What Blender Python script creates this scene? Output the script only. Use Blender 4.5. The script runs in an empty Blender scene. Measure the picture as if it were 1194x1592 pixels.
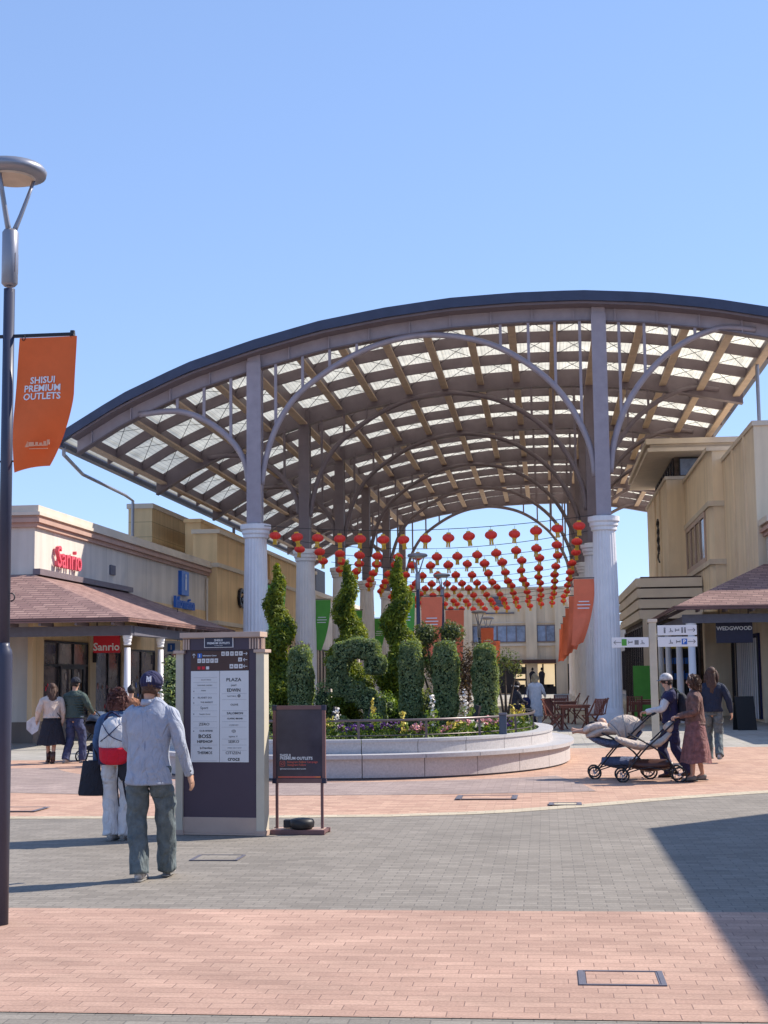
import bpy, bmesh, math, random
import numpy as np
from mathutils import Vector, Matrix
from math import sin, cos, pi, radians, sqrt, atan2, floor
random.seed(7); np.random.seed(7)
S = bpy.context.scene
COL = S.collection
# ------------------------------------------------------------------ camera, light, exposure
cam = bpy.data.cameras.new('camera'); cam_o = bpy.data.objects.new('camera', cam); COL.objects.link(cam_o)
cam.sensor_fit = 'VERTICAL'; cam.sensor_height = 36.0; cam.lens = 36.0*2250/1592
cam.clip_start = 0.1; cam.clip_end = 3000
cam_o.location = (0, 0, 1.7)
cam_o.matrix_world = Matrix.Translation((0, 0, 1.7)) @ (Matrix.Rotation(radians(6.26), 4, 'Z') @ Matrix.Rotation(radians(90+6.39), 4, 'X') @ Matrix.Rotation(radians(-0.67), 4, 'Z'))
S.camera = cam_o
S.render.resolution_x = 768; S.render.resolution_y = 1024
SUN_EL = 42.0
SUN_DIR = Vector((0.885, 0.465, 0)).normalized()          # towards the sun, on the ground plane
sv = Vector((SUN_DIR.x*cos(radians(SUN_EL)), SUN_DIR.y*cos(radians(SUN_EL)), sin(radians(SUN_EL))))
sun = bpy.data.lights.new('sun', 'SUN'); sun.energy = 3.65; sun.angle = radians(0.55); sun.color = (1.0, 0.92, 0.80)
sun_o = bpy.data.objects.new('sun', sun); COL.objects.link(sun_o)
sun_o.rotation_euler = sv.to_track_quat('Z', 'Y').to_euler()
W = bpy.data.worlds.new('World'); S.world = W; W.use_nodes = True
wn = W.node_tree.nodes; wl = W.node_tree.links
bg = wn['Background']; sky = wn.new('ShaderNodeTexSky'); sky.sky_type = 'NISHITA'; sky.sun_disc = False
sky.sun_elevation = radians(SUN_EL); sky.sun_rotation = atan2(SUN_DIR.x, SUN_DIR.y)
sky.altitude = 300; sky.air_density = 0.9; sky.dust_density = 0.0; sky.ozone_density = 3.0
tint = wn.new('ShaderNodeVectorMath'); tint.operation = 'MULTIPLY'; tint.inputs[1].default_value = (1.02, 1.23, 1.66)
gam = wn.new('ShaderNodeGamma'); gam.inputs[1].default_value = 0.52; wl.new(sky.outputs[0], gam.inputs[0])
wl.new(gam.outputs[0], tint.inputs[0]); wl.new(tint.outputs[0], bg.inputs[0]); bg.inputs[1].default_value = 0.15
S.view_settings.view_transform = 'Standard'; S.view_settings.look = 'None'; S.view_settings.gamma = 1.0
S.view_settings.exposure = 0.92
S.view_settings.use_curve_mapping = False
S.cycles.max_bounces = 8; S.cycles.transparent_max_bounces = 12
# ------------------------------------------------------------------ materials
def _n(nt, t, **kw):
    n = nt.nodes.new(t)
    for k, v in kw.items(): setattr(n, k, v)
    return n
def mat(name, col, rough=0.7, var=0.12, scale=6.0, bump=0.0, bscale=40.0, metal=0.0, spec=0.4, col2=None, coat=0.0):
    m = bpy.data.materials.new(name); m.use_nodes = True; nt = m.node_tree
    b = nt.nodes['Principled BSDF']; b.inputs['Roughness'].default_value = rough; b.inputs['Metallic'].default_value = metal
    b.inputs['Specular IOR Level'].default_value = spec
    if coat: b.inputs['Coat Weight'].default_value = coat
    tc = _n(nt, 'ShaderNodeNewGeometry'); no = _n(nt, 'ShaderNodeTexNoise'); no.inputs['Scale'].default_value = scale
    no.inputs['Detail'].default_value = 5; no.inputs['Roughness'].default_value = 0.6
    nt.links.new(tc.outputs['Position'], no.inputs['Vector'])
    mr = _n(nt, 'ShaderNodeMapRange'); mr.inputs[1].default_value = 0.3; mr.inputs[2].default_value = 0.7
    nt.links.new(no.outputs[0], mr.inputs[0])
    mx = _n(nt, 'ShaderNodeMix', data_type='RGBA')
    c2 = col2 or tuple(min(1, c*(1+var)) for c in col); c1 = col if col2 else tuple(c*(1-var) for c in col)
    mx.inputs[6].default_value = (*c1, 1); mx.inputs[7].default_value = (*c2, 1)
    nt.links.new(mr.outputs[0], mx.inputs[0]); nt.links.new(mx.outputs[2], b.inputs['Base Color'])
    if bump:
        n2 = _n(nt, 'ShaderNodeTexNoise'); n2.inputs['Scale'].default_value = bscale; n2.inputs['Detail'].default_value = 6
        nt.links.new(tc.outputs['Position'], n2.inputs['Vector'])
        bp = _n(nt, 'ShaderNodeBump'); bp.inputs['Strength'].default_value = bump; bp.inputs['Distance'].default_value = 0.02
        nt.links.new(n2.outputs[0], bp.inputs['Height']); nt.links.new(bp.outputs[0], b.inputs['Normal'])
    return m
def math_n(nt, op, a, b=None):
    n = _n(nt, 'ShaderNodeMath', operation=op)
    for i, v in enumerate((a, b)):
        if v is None: continue
        if isinstance(v, (int, float)): n.inputs[i].default_value = v
        else: nt.links.new(v, n.inputs[i])
    return n.outputs[0]
def paver(name, ca, cb, cj, L, Wd, off=0.5, joint=0.006, axis='xy', rough=0.85, patch=0.25, jmix=1.0, rot=0.0, bump=0.5):
    """unit pavers: rows along the first axis; each unit has its own tone, thin joints, larger soft wear patches"""
    m = bpy.data.materials.new(name); m.use_nodes = True; nt = m.node_tree; lk = nt.links
    b = nt.nodes['Principled BSDF']; b.inputs['Roughness'].default_value = rough; b.inputs['Specular IOR Level'].default_value = 0.3
    g = _n(nt, 'ShaderNodeNewGeometry'); mp = _n(nt, 'ShaderNodeMapping'); mp.inputs['Rotation'].default_value = (0, 0, rot)
    lk.new(g.outputs['Position'], mp.inputs['Vector'])
    sp = _n(nt, 'ShaderNodeSeparateXYZ'); lk.new(mp.outputs[0], sp.inputs[0])
    ax = {'x': sp.outputs[0], 'y': sp.outputs[1], 'z': sp.outputs[2]}
    v = math_n(nt, 'DIVIDE', ax[axis[1]], Wd); row = math_n(nt, 'FLOOR', v); fv = math_n(nt, 'FRACT', v)
    u = math_n(nt, 'ADD', math_n(nt, 'DIVIDE', ax[axis[0]], L), math_n(nt, 'MULTIPLY', row, off))
    colm = math_n(nt, 'FLOOR', u); fu = math_n(nt, 'FRACT', u)
    eu = math_n(nt, 'MULTIPLY', math_n(nt, 'MINIMUM', fu, math_n(nt, 'SUBTRACT', 1.0, fu)), L)
    ev = math_n(nt, 'MULTIPLY', math_n(nt, 'MINIMUM', fv, math_n(nt, 'SUBTRACT', 1.0, fv)), Wd)
    e = math_n(nt, 'MINIMUM', eu, ev)
    jr = _n(nt, 'ShaderNodeMapRange'); jr.inputs[1].default_value = joint*0.4; jr.inputs[2].default_value = joint
    lk.new(e, jr.inputs[0])
    cx = _n(nt, 'ShaderNodeCombineXYZ'); lk.new(colm, cx.inputs[0]); lk.new(row, cx.inputs[1])
    wnz = _n(nt, 'ShaderNodeTexWhiteNoise', noise_dimensions='2D'); lk.new(cx.outputs[0], wnz.inputs['Vector'])
    mx = _n(nt, 'ShaderNodeMix', data_type='RGBA'); mx.inputs[6].default_value = (*ca, 1); mx.inputs[7].default_value = (*cb, 1)
    lk.new(wnz.outputs[0], mx.inputs[0])
    no = _n(nt, 'ShaderNodeTexNoise'); no.inputs['Scale'].default_value = 0.55; no.inputs['Detail'].default_value = 7; no.inputs['Roughness'].default_value = 0.65
    lk.new(g.outputs['Position'], no.inputs['Vector'])
    pr = _n(nt, 'ShaderNodeMapRange'); pr.inputs[1].default_value = 0.3; pr.inputs[2].default_value = 0.7
    pr.inputs[3].default_value = 1-patch; pr.inputs[4].default_value = 1+patch; lk.new(no.outputs[0], pr.inputs[0])
    fine = _n(nt, 'ShaderNodeTexNoise'); fine.inputs['Scale'].default_value = 60; fine.inputs['Detail'].default_value = 4
    lk.new(g.outputs['Position'], fine.inputs['Vector'])
    fr = _n(nt, 'ShaderNodeMapRange'); fr.inputs[1].default_value = 0.3; fr.inputs[2].default_value = 0.7
    fr.inputs[3].default_value = 0.86; fr.inputs[4].default_value = 1.14; lk.new(fine.outputs[0], fr.inputs[0])
    sc = _n(nt, 'ShaderNodeVectorMath', operation='SCALE'); lk.new(mx.outputs[2], sc.inputs[0]); m4 = _n(nt, 'ShaderNodeMapping'); m4.inputs['Scale'].default_value = (0.9, 2.6, 1); lk.new(g.outputs['Position'], m4.inputs[0])
    n4 = _n(nt, 'ShaderNodeTexNoise'); n4.inputs['Scale'].default_value = 1.5; n4.inputs['Detail'].default_value = 5; n4.inputs['Roughness'].default_value = 0.7; lk.new(m4.outputs[0], n4.inputs['Vector'])
    r4 = _n(nt, 'ShaderNodeMapRange'); r4.inputs[1].default_value = 0.35; r4.inputs[2].default_value = 0.62; r4.inputs[3].default_value = 1-patch*.9; r4.inputs[4].default_value = 1+patch*.35; lk.new(n4.outputs[0], r4.inputs[0])
    lk.new(math_n(nt, 'MULTIPLY', math_n(nt, 'MULTIPLY', pr.outputs[0], fr.outputs[0]), r4.outputs[0]), sc.inputs['Scale'])
    m2 = _n(nt, 'ShaderNodeMix', data_type='RGBA'); m2.inputs[6].default_value = (*cj, 1)
    lk.new(sc.outputs[0], m2.inputs[7]); lk.new(jr.outputs[0], m2.inputs[0]); lk.new(m2.outputs[2], b.inputs['Base Color'])
    hb = math_n(nt, 'ADD', math_n(nt, 'MULTIPLY', jr.outputs[0], 0.6), math_n(nt, 'MULTIPLY', wnz.outputs[0], 0.5))
    bp = _n(nt, 'ShaderNodeBump'); bp.inputs['Strength'].default_value = bump; bp.inputs['Distance'].default_value = 0.006
    lk.new(hb, bp.inputs['Height']); lk.new(bp.outputs[0], b.inputs['Normal'])
    return m
def leafmat(name, c1, c2, c3=None, scale=5.0):
    m = bpy.data.materials.new(name); m.use_nodes = True; nt = m.node_tree; lk = nt.links
    b = nt.nodes['Principled BSDF']; b.inputs['Roughness'].default_value = 0.55; b.inputs['Specular IOR Level'].default_value = 0.3
    g = _n(nt, 'ShaderNodeNewGeometry')
    no = _n(nt, 'ShaderNodeTexNoise'); no.inputs['Scale'].default_value = scale; no.inputs['Detail'].default_value = 3
    lk.new(g.outputs['Position'], no.inputs['Vector'])
    wv = _n(nt, 'ShaderNodeMath', operation='MULTIPLY_ADD'); lk.new(g.outputs['Random Per Island'], wv.inputs[0]); wv.inputs[1].default_value = 0.75
    ml = math_n(nt, 'MULTIPLY', math_n(nt, 'SUBTRACT', no.outputs[0], 0.37), 1.1); lk.new(ml, wv.inputs[2])
    mx = _n(nt, 'ShaderNodeMix', data_type='RGBA'); mx.inputs[6].default_value = (*c1, 1); mx.inputs[7].default_value = (*c2, 1)
    lk.new(wv.outputs[0], mx.inputs[0])
    lk.new(mx.outputs[2], b.inputs['Base Color'])
    tr = _n(nt, 'ShaderNodeBsdfTranslucent'); sc = _n(nt, 'ShaderNodeVectorMath', operation='MULTIPLY'); lk.new(mx.outputs[2], sc.inputs[0]); sc.inputs[1].default_value = (1.6, 1.5, 0.5)
    lk.new(sc.outputs[0], tr.inputs[0])
    ms = _n(nt, 'ShaderNodeMixShader'); ms.inputs[0].default_value = 0.3
    lk.new(b.outputs[0], ms.inputs[1]); lk.new(tr.outputs[0], ms.inputs[2]); lk.new(ms.outputs[0], nt.nodes['Material Output'].inputs[0])
    return m
def panelwall(name, col, py, pz, var=0.07, joint=0.012, dark=0.55, bump=0.25, ax='y'):
    """painted wall cladding with fine panel joints and faint vertical weather streaks"""
    m = mat(name, col, 0.85, var, 0.6, bump, 120.0); nt = m.node_tree; lk = nt.links; b = nt.nodes['Principled BSDF']
    src = b.inputs['Base Color'].links[0].from_socket
    g = _n(nt, 'ShaderNodeNewGeometry'); sp = _n(nt, 'ShaderNodeSeparateXYZ'); lk.new(g.outputs['Position'], sp.inputs[0])
    def dist(s, p):
        f = math_n(nt, 'FRACT', math_n(nt, 'DIVIDE', s, p)); return math_n(nt, 'MULTIPLY', math_n(nt, 'MINIMUM', f, math_n(nt, 'SUBTRACT', 1.0, f)), p)
    d = dist(sp.outputs[1] if ax == 'y' else sp.outputs[0], py)
    if pz: d = math_n(nt, 'MINIMUM', d, dist(sp.outputs[2], pz))
    jr = _n(nt, 'ShaderNodeMapRange'); jr.inputs[1].default_value = joint*0.5; jr.inputs[2].default_value = joint; jr.inputs[3].default_value = dark; jr.inputs[4].default_value = 1
    lk.new(d, jr.inputs[0])
    mp = _n(nt, 'ShaderNodeMapping'); mp.inputs['Scale'].default_value = (3, 3, 0.25); lk.new(g.outputs['Position'], mp.inputs[0])
    st = _n(nt, 'ShaderNodeTexNoise'); st.inputs['Scale'].default_value = 1.0; st.inputs['Detail'].default_value = 6; lk.new(mp.outputs[0], st.inputs['Vector'])
    sr = _n(nt, 'ShaderNodeMapRange'); sr.inputs[1].default_value = 0.35; sr.inputs[2].default_value = 0.65; sr.inputs[3].default_value = 0.88; sr.inputs[4].default_value = 1.04
    lk.new(st.outputs[0], sr.inputs[0])
    sc = _n(nt, 'ShaderNodeVectorMath', operation='SCALE'); lk.new(src, sc.inputs[0]); lk.new(math_n(nt, 'MULTIPLY', jr.outputs[0], sr.outputs[0]), sc.inputs['Scale'])
    lk.new(sc.outputs[0], b.inputs['Base Color'])
    return m
def glassmat(name, col=(0.02, 0.022, 0.03), rough=0.06):
    m = mat(name, col, rough, 0.5, 1.2, spec=0.7); return m
def emis(name, col, st):
    m = bpy.data.materials.new(name); m.use_nodes = True; b = m.node_tree.nodes['Principled BSDF']
    b.inputs['Base Color'].default_value = (*col, 1); b.inputs['Emission Color'].default_value = (*col, 1); b.inputs['Emission Strength'].default_value = st
    return m
M = {}
M['asphalt'] = paver('grey_block_paving', (0.215, 0.19, 0.162), (0.28, 0.248, 0.212), (0.16, 0.142, 0.125), 0.2, 0.1, 0.5, 0.006, patch=0.10, bump=0.35)
M['brick'] = paver('pink_brick_paving', (0.42, 0.262, 0.20), (0.50, 0.322, 0.245), (0.27, 0.165, 0.13), 0.230, 0.115, 0.333, 0.0042, patch=0.17)
M['brick_far'] = paver('orange_brick_paving', (0.42, 0.25, 0.185), (0.56, 0.36, 0.26), (0.36, 0.24, 0.18), 0.230, 0.115, 0.5, 0.005, patch=0.10)
M['beige_pave'] = paver('beige_border_paving', (0.47, 0.39, 0.28), (0.58, 0.50, 0.37), (0.28, 0.24, 0.2), 0.22, 0.11, 0.5, 0.005, patch=0.10)
M['greypink'] = paver('grey_pink_paving', (0.29, 0.22, 0.20), (0.38, 0.29, 0.255), (0.22, 0.17, 0.15), 0.230, 0.115, 0.5, 0.005, patch=0.15)
M['paleground'] = paver('pale_grey_paving', (0.33, 0.31, 0.27), (0.41, 0.38, 0.34), (0.24, 0.22, 0.2), 0.3, 0.3, 0.0, 0.006, patch=0.12)
M['earth'] = mat('far_ground', (0.22, 0.21, 0.19), 0.9, 0.2, 0.2)
M['steel'] = mat('mauve_grey_steel_shaded', (0.18, 0.14, 0.152), 0.5, 0.10, 3.0)  # canopy steel with under-roof shade darkened into its colour; other metalwork shares it
M['steel_front_lit'] = mat('mauve_grey_steel_front_lit', (0.34, 0.29, 0.32), 0.42, 0.1, 3.0)  # same canopy steel, sky light painted in as a paler front frame
M['tan'] = mat('tan_painted_purlin', (0.56, 0.42, 0.30), 0.65, 0.12, 2.0)
M['edge'] = mat('dark_blue_roof_trim', (0.045, 0.055, 0.10), 0.4, 0.15, 2.0)
M['cable'] = mat('dark_cable', (0.03, 0.03, 0.035), 0.5)
M['white'] = mat('white_painted_column', (0.78, 0.75, 0.76), 0.6, 0.05, 2.0, 0.1, 60)
M['cream_stone'] = mat('cream_trim', (0.64, 0.55, 0.45), 0.75, 0.08, 1.5, 0.15, 60)
M['wall_cream'] = panelwall('cream_panel_wall', (0.66, 0.59, 0.52), 2.3, 0)
M['wall_tan'] = panelwall('tan_panel_wall', (0.74, 0.55, 0.31), 2.4, 0.62, joint=0.016)
M['wall_tan2'] = panelwall('tan_stucco_wall', (0.70, 0.50, 0.30), 3.1, 0)
M['wall_gold'] = panelwall('golden_tan_wall', (0.78, 0.54, 0.29), 2.2, 0)
M['wall_right'] = panelwall('sandy_stucco_wall', (0.84, 0.68, 0.49), 4.3, 0)
M['wall_band'] = mat('pale_banded_cladding', (0.74, 0.64, 0.53), 0.8, 0.07, 1.0)
M['wall_far'] = panelwall('pale_beige_wall', (0.74, 0.60, 0.43), 3.0, 0, ax='x')
M['terracotta'] = mat('terracotta_cornice', (0.46, 0.29, 0.23), 0.8, 0.1, 1.5)
M['plinth'] = panelwall('ribbed_plinth', (0.38, 0.29, 0.24), 0.09, 0, joint=0.02)
M['shingle'] = paver('red_brown_shingles', (0.165, 0.085, 0.075), (0.27, 0.15, 0.125), (0.07, 0.04, 0.04), 0.33, 0.065, 0.37, 0.012, axis='yz', patch=0.12, bump=0.6)
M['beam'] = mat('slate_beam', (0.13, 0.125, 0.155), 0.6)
M['dark'] = mat('near_black_metal', (0.018, 0.016, 0.022), 0.45)
M['glass'] = glassmat('dark_shop_glass', (0.12, 0.095, 0.10))
M['glass_blue'] = glassmat('blue_grey_glass', (0.20, 0.26, 0.38), 0.12)
M['interior'] = mat('shop_interior', (0.10, 0.075, 0.06), 0.9, 0.6, 3.0)
M['granite'] = mat('pale_granite', (0.50, 0.465, 0.455), 0.55, 0.14, 30.0, 0.05, 90)
M['granite_top'] = mat('lighter_granite_cap', (0.46, 0.445, 0.45), 0.5, 0.12, 30.0)
M['soil'] = mat('dark_soil', (0.05, 0.035, 0.025), 0.95, 0.3, 9.0, 0.5, 20)
M['rail'] = mat('brown_grey_rail', (0.15, 0.12, 0.12), 0.35, metal=0.5)
M['pole'] = mat('navy_lamp_post_paint', (0.045, 0.05, 0.085), 0.38, 0.08, 3.0)
M['alu'] = mat('brushed_lamp_metal', (0.30, 0.30, 0.34), 0.38, 0.06, 6.0, metal=0.5)
M['diffuser'] = mat('cream_lamp_diffuser', (0.62, 0.50, 0.40), 0.5)
M['orange'] = mat('orange_banner_cloth', (0.84, 0.15, 0.035), 0.75, 0.05, 8.0)
M['orange2'] = mat('coral_banner_cloth', (0.86, 0.20, 0.10), 0.75, 0.06, 4.0)
M['green'] = mat('green_banner_cloth', (0.10, 0.36, 0.06), 0.75, 0.08, 4.0)
M['lettering'] = mat('white_lettering', (0.80, 0.80, 0.82), 0.6, 0.02)
M['peach'] = mat('pale_orange_emblem', (0.80, 0.38, 0.22), 0.6, 0.02)
M['red'] = mat('lantern_red', (0.86, 0.045, 0.03), 0.45, 0.10, 9.0)
M['gold'] = mat('lantern_gold', (0.78, 0.48, 0.05), 0.5, 0.1, 9.0)
M['hedge'] = leafmat('clipped_hedge_leaf', (0.045, 0.10, 0.045), (0.36, 0.43, 0.21), scale=7)
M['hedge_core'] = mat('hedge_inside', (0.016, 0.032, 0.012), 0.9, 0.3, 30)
M['conifer'] = leafmat('conifer_leaf', (0.012, 0.055, 0.015), (0.32, 0.36, 0.035), scale=3.4)
M['olive'] = leafmat('olive_leaf', (0.05, 0.075, 0.03), (0.17, 0.20, 0.09))
M['reddish'] = leafmat('bronze_leaf', (0.05, 0.03, 0.025), (0.15, 0.10, 0.075))
M['plant'] = leafmat('fresh_leaf', (0.05, 0.12, 0.02), (0.24, 0.33, 0.07))
M['fl_white'] = mat('white_petal', (0.80, 0.74, 0.66), 0.6); M['fl_pink'] = mat('pink_petal', (0.75, 0.34, 0.36), 0.6)
M['fl_purple'] = mat('purple_petal', (0.16, 0.05, 0.22), 0.6); M['fl_yellow'] = mat('yellow_petal', (0.72, 0.58, 0.10), 0.6)
M['bark'] = mat('brown_bark', (0.10, 0.07, 0.05), 0.9, 0.3, 20, 0.4, 40)
M['kiosk'] = mat('aubergine_sign_panel', (0.058, 0.036, 0.062), 0.32, 0.05, 2.0)
M['kiosk_trim'] = mat('sandstone_sign_trim', (0.50, 0.36, 0.29), 0.6, 0.06, 5.0)
M['kiosk_col'] = mat('cream_sign_pilaster', (0.55, 0.49, 0.39), 0.6, 0.06, 5.0)
M['paper'] = mat('pale_directory_sheet', (0.70, 0.68, 0.68), 0.4, 0.04, 3.0)
M['ink'] = mat('black_ink', (0.012, 0.012, 0.014), 0.6); M['greyink'] = mat('grey_ink', (0.20, 0.20, 0.21), 0.6)
M['navy_plate'] = mat('navy_plate', (0.02, 0.02, 0.05), 0.3)
M['blue'] = mat('information_blue', (0.03, 0.14, 0.52), 0.4, 0.04); M['signred'] = mat('sign_red', (0.62, 0.012, 0.03), 0.4, 0.05)
M['pinksign'] = mat('pink_red_lettering', (0.72, 0.10, 0.14), 0.4, 0.05)
M['stand'] = mat('rosewood_painted_frame', (0.17, 0.085, 0.085), 0.4); M['poster'] = mat('charcoal_poster', (0.06, 0.05, 0.07), 0.12, 0.35, 2.5)
M['insta'] = mat('coral_pink_print', (0.75, 0.16, 0.12), 0.5); M['magenta'] = mat('magenta_print', (0.5, 0.03, 0.12), 0.5, col2=(0.8, 0.25, 0.05), scale=3.0)
M['rubber'] = mat('black_rubber', (0.02, 0.02, 0.024), 0.5)
M['skin'] = mat('skin', (0.52, 0.30, 0.21), 0.5, 0.05, 20); M['hair_d'] = mat('dark_hair', (0.025, 0.016, 0.014), 0.7, 0.4, 60)
M['hair_b'] = mat('brown_hair', (0.075, 0.038, 0.025), 0.7, 0.5, 60); M['hair_r'] = mat('chestnut_hair', (0.10, 0.035, 0.03), 0.7, 0.6, 90)
M['hair_y'] = mat('blonde_hair', (0.55, 0.42, 0.26), 0.45, 0.3, 60)
def cloth(n, c, var=0.10, rough=0.85):
    m = mat(n, c, rough, var, 14.0, 0.55, 90); nt = m.node_tree; bp = [q for q in nt.nodes if q.type == 'BUMP'][0]; bp.inputs['Distance'].default_value = .004
    g = _n(nt, 'ShaderNodeTexCoord'); mp = _n(nt, 'ShaderNodeMapping'); mp.inputs['Scale'].default_value = (1, 1, .55); nt.links.new(g.outputs['Object'], mp.inputs[0])
    w = _n(nt, 'ShaderNodeTexNoise'); w.inputs['Scale'].default_value = 8.5; w.inputs['Detail'].default_value = 2.5; w.inputs['Distortion'].default_value = 1.4; nt.links.new(mp.outputs[0], w.inputs['Vector'])
    b2 = _n(nt, 'ShaderNodeBump'); b2.inputs['Strength'].default_value = 1.0; b2.inputs['Distance'].default_value = .05; nt.links.new(w.outputs[0], b2.inputs['Height']); nt.links.new(b2.outputs[0], bp.inputs['Normal'])
    return m
M['blazer'] = cloth('pale_blue_grey_blazer_cloth', (0.36, 0.39, 0.47)); M['jean_g'] = cloth('washed_grey_green_denim', (0.115, 0.14, 0.15), 0.3)
M['navy'] = cloth('navy_cloth', (0.02, 0.02, 0.07)); M['denim'] = cloth('blue_denim', (0.06, 0.11, 0.22), 0.25); M['denim_d'] = cloth('dark_denim', (0.045, 0.055, 0.12), 0.3)
M['redcloth'] = cloth('red_cloth', (0.62, 0.012, 0.035)); M['whitecloth'] = cloth('off_white_cloth', (0.62, 0.60, 0.61)); M['cream'] = cloth('cream_knit', (0.62, 0.50, 0.42))
M['black'] = cloth('black_cloth', (0.02, 0.02, 0.03)); M['green_p'] = cloth('bottle_green_quilting', (0.055, 0.08, 0.07)); M['brown_c'] = cloth('brown_print_cloth', (0.15, 0.08, 0.07), 0.45)
M['plum'] = cloth('plum_brown_skirt_cloth', (0.19, 0.085, 0.085), 0.4); M['furbrown'] = cloth('rust_brown_wool', (0.30, 0.13, 0.07), 0.4); M['stroller'] = cloth('beige_stroller_cloth', (0.50, 0.41, 0.35))
M['stroller_b'] = cloth('grey_blue_basket_cloth', (0.10, 0.12, 0.20)); M['shoe_g'] = mat('grey_suede', (0.2, 0.19, 0.18), 0.8); M['shoe_w'] = mat('pale_trainer', (0.5, 0.47, 0.46), 0.6, 0.4, 40)
M['navyp'] = cloth('dark_navy_quilting', (0.016, 0.024, 0.05)); M['boot'] = mat('dark_brown_leather', (0.07, 0.03, 0.025), 0.4); M['wood'] = mat('red_brown_garden_wood', (0.18, 0.055, 0.035), 0.5, 0.3, 12); M['bin'] = mat('blue_grey_bollard', (0.07, 0.09, 0.13), 0.5)
M['litshop'] = emis('lit_shop_back_wall', (0.78, 0.60, 0.36), 0.45)
# roof membrane: pale, lets light through
m = bpy.data.materials.new('translucent_roof_sheet'); m.use_nodes = True; nt = m.node_tree; b = nt.nodes['Principled BSDF']
b.inputs['Base Color'].default_value = (0.62, 0.61, 0.55, 1); b.inputs['Roughness'].default_value = 0.6
g = _n(nt, 'ShaderNodeNewGeometry'); sp = _n(nt, 'ShaderNodeSeparateXYZ'); nt.links.new(g.outputs['Position'], sp.inputs[0])
f = math_n(nt, 'FRACT', math_n(nt, 'DIVIDE', sp.outputs[0], 0.13)); rb = math_n(nt, 'LESS_THAN', f, 0.14)
cm = _n(nt, 'ShaderNodeMix', data_type='RGBA'); cm.inputs[6].default_value = (0.88, 0.84, 0.73, 1); cm.inputs[7].default_value = (0.62, 0.60, 0.53, 1); nt.links.new(rb, cm.inputs[0])
nz = _n(nt, 'ShaderNodeTexNoise'); nz.inputs['Scale'].default_value = 1.3; nt.links.new(g.outputs['Position'], nz.inputs['Vector'])
vm = _n(nt, 'ShaderNodeVectorMath', operation='SCALE'); nt.links.new(cm.outputs[2], vm.inputs[0]); nt.links.new(math_n(nt, 'ADD', math_n(nt, 'MULTIPLY', nz.outputs[0], 0.5), 0.74), vm.inputs['Scale'])
tr = _n(nt, 'ShaderNodeBsdfTranslucent'); nt.links.new(vm.outputs[0], tr.inputs[0]); nt.links.new(vm.outputs[0], b.inputs['Base Color'])
ms = _n(nt, 'ShaderNodeMixShader'); ms.inputs[0].default_value = 0.82; nt.links.new(b.outputs[0], ms.inputs[1]); nt.links.new(tr.outputs[0], ms.inputs[2])
tp = _n(nt, 'ShaderNodeBsdfTransparent'); m3 = _n(nt, 'ShaderNodeMixShader'); m3.inputs[0].default_value = 0.16; nt.links.new(ms.outputs[0], m3.inputs[1]); nt.links.new(tp.outputs[0], m3.inputs[2]); nt.links.new(m3.outputs[0], nt.nodes['Material Output'].inputs[0])
M['roofsheet'] = m
# ------------------------------------------------------------------ builders
def tag(o, label=None, cat=None, group=None, kind=None):
    if label: o['label'] = label
    if cat: o['category'] = cat
    if group: o['group'] = group
    if kind: o['kind'] = kind
    return o
def empty(name, loc=(0, 0, 0), rz=0.0, label=None, cat=None, group=None):
    o = bpy.data.objects.new(name, None); COL.objects.link(o); o.location = loc; o.rotation_euler = (0, 0, rz); o.empty_display_size = 0.1
    return tag(o, label, cat, group)
def copy_tree(o, parent=None):
    c = o.copy(); COL.objects.link(c)
    if parent: c.parent = parent
    for ch in list(o.children): copy_tree(ch, c)
    return c
def catmull(pts, k=5):
    P = [Vector(p) for p in pts]
    if len(P) < 3: return P
    out = []
    for i in range(len(P)-1):
        p0 = P[max(i-1, 0)]; p1 = P[i]; p2 = P[i+1]; p3 = P[min(i+2, len(P)-1)]
        for j in range(k):
            t = j/k; out.append(0.5*((2*p1)+(p2-p0)*t+(2*p0-5*p1+4*p2-p3)*t*t+(3*p1-p0-3*p2+p3)*t**3))
    out.append(P[-1]); return out
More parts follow.
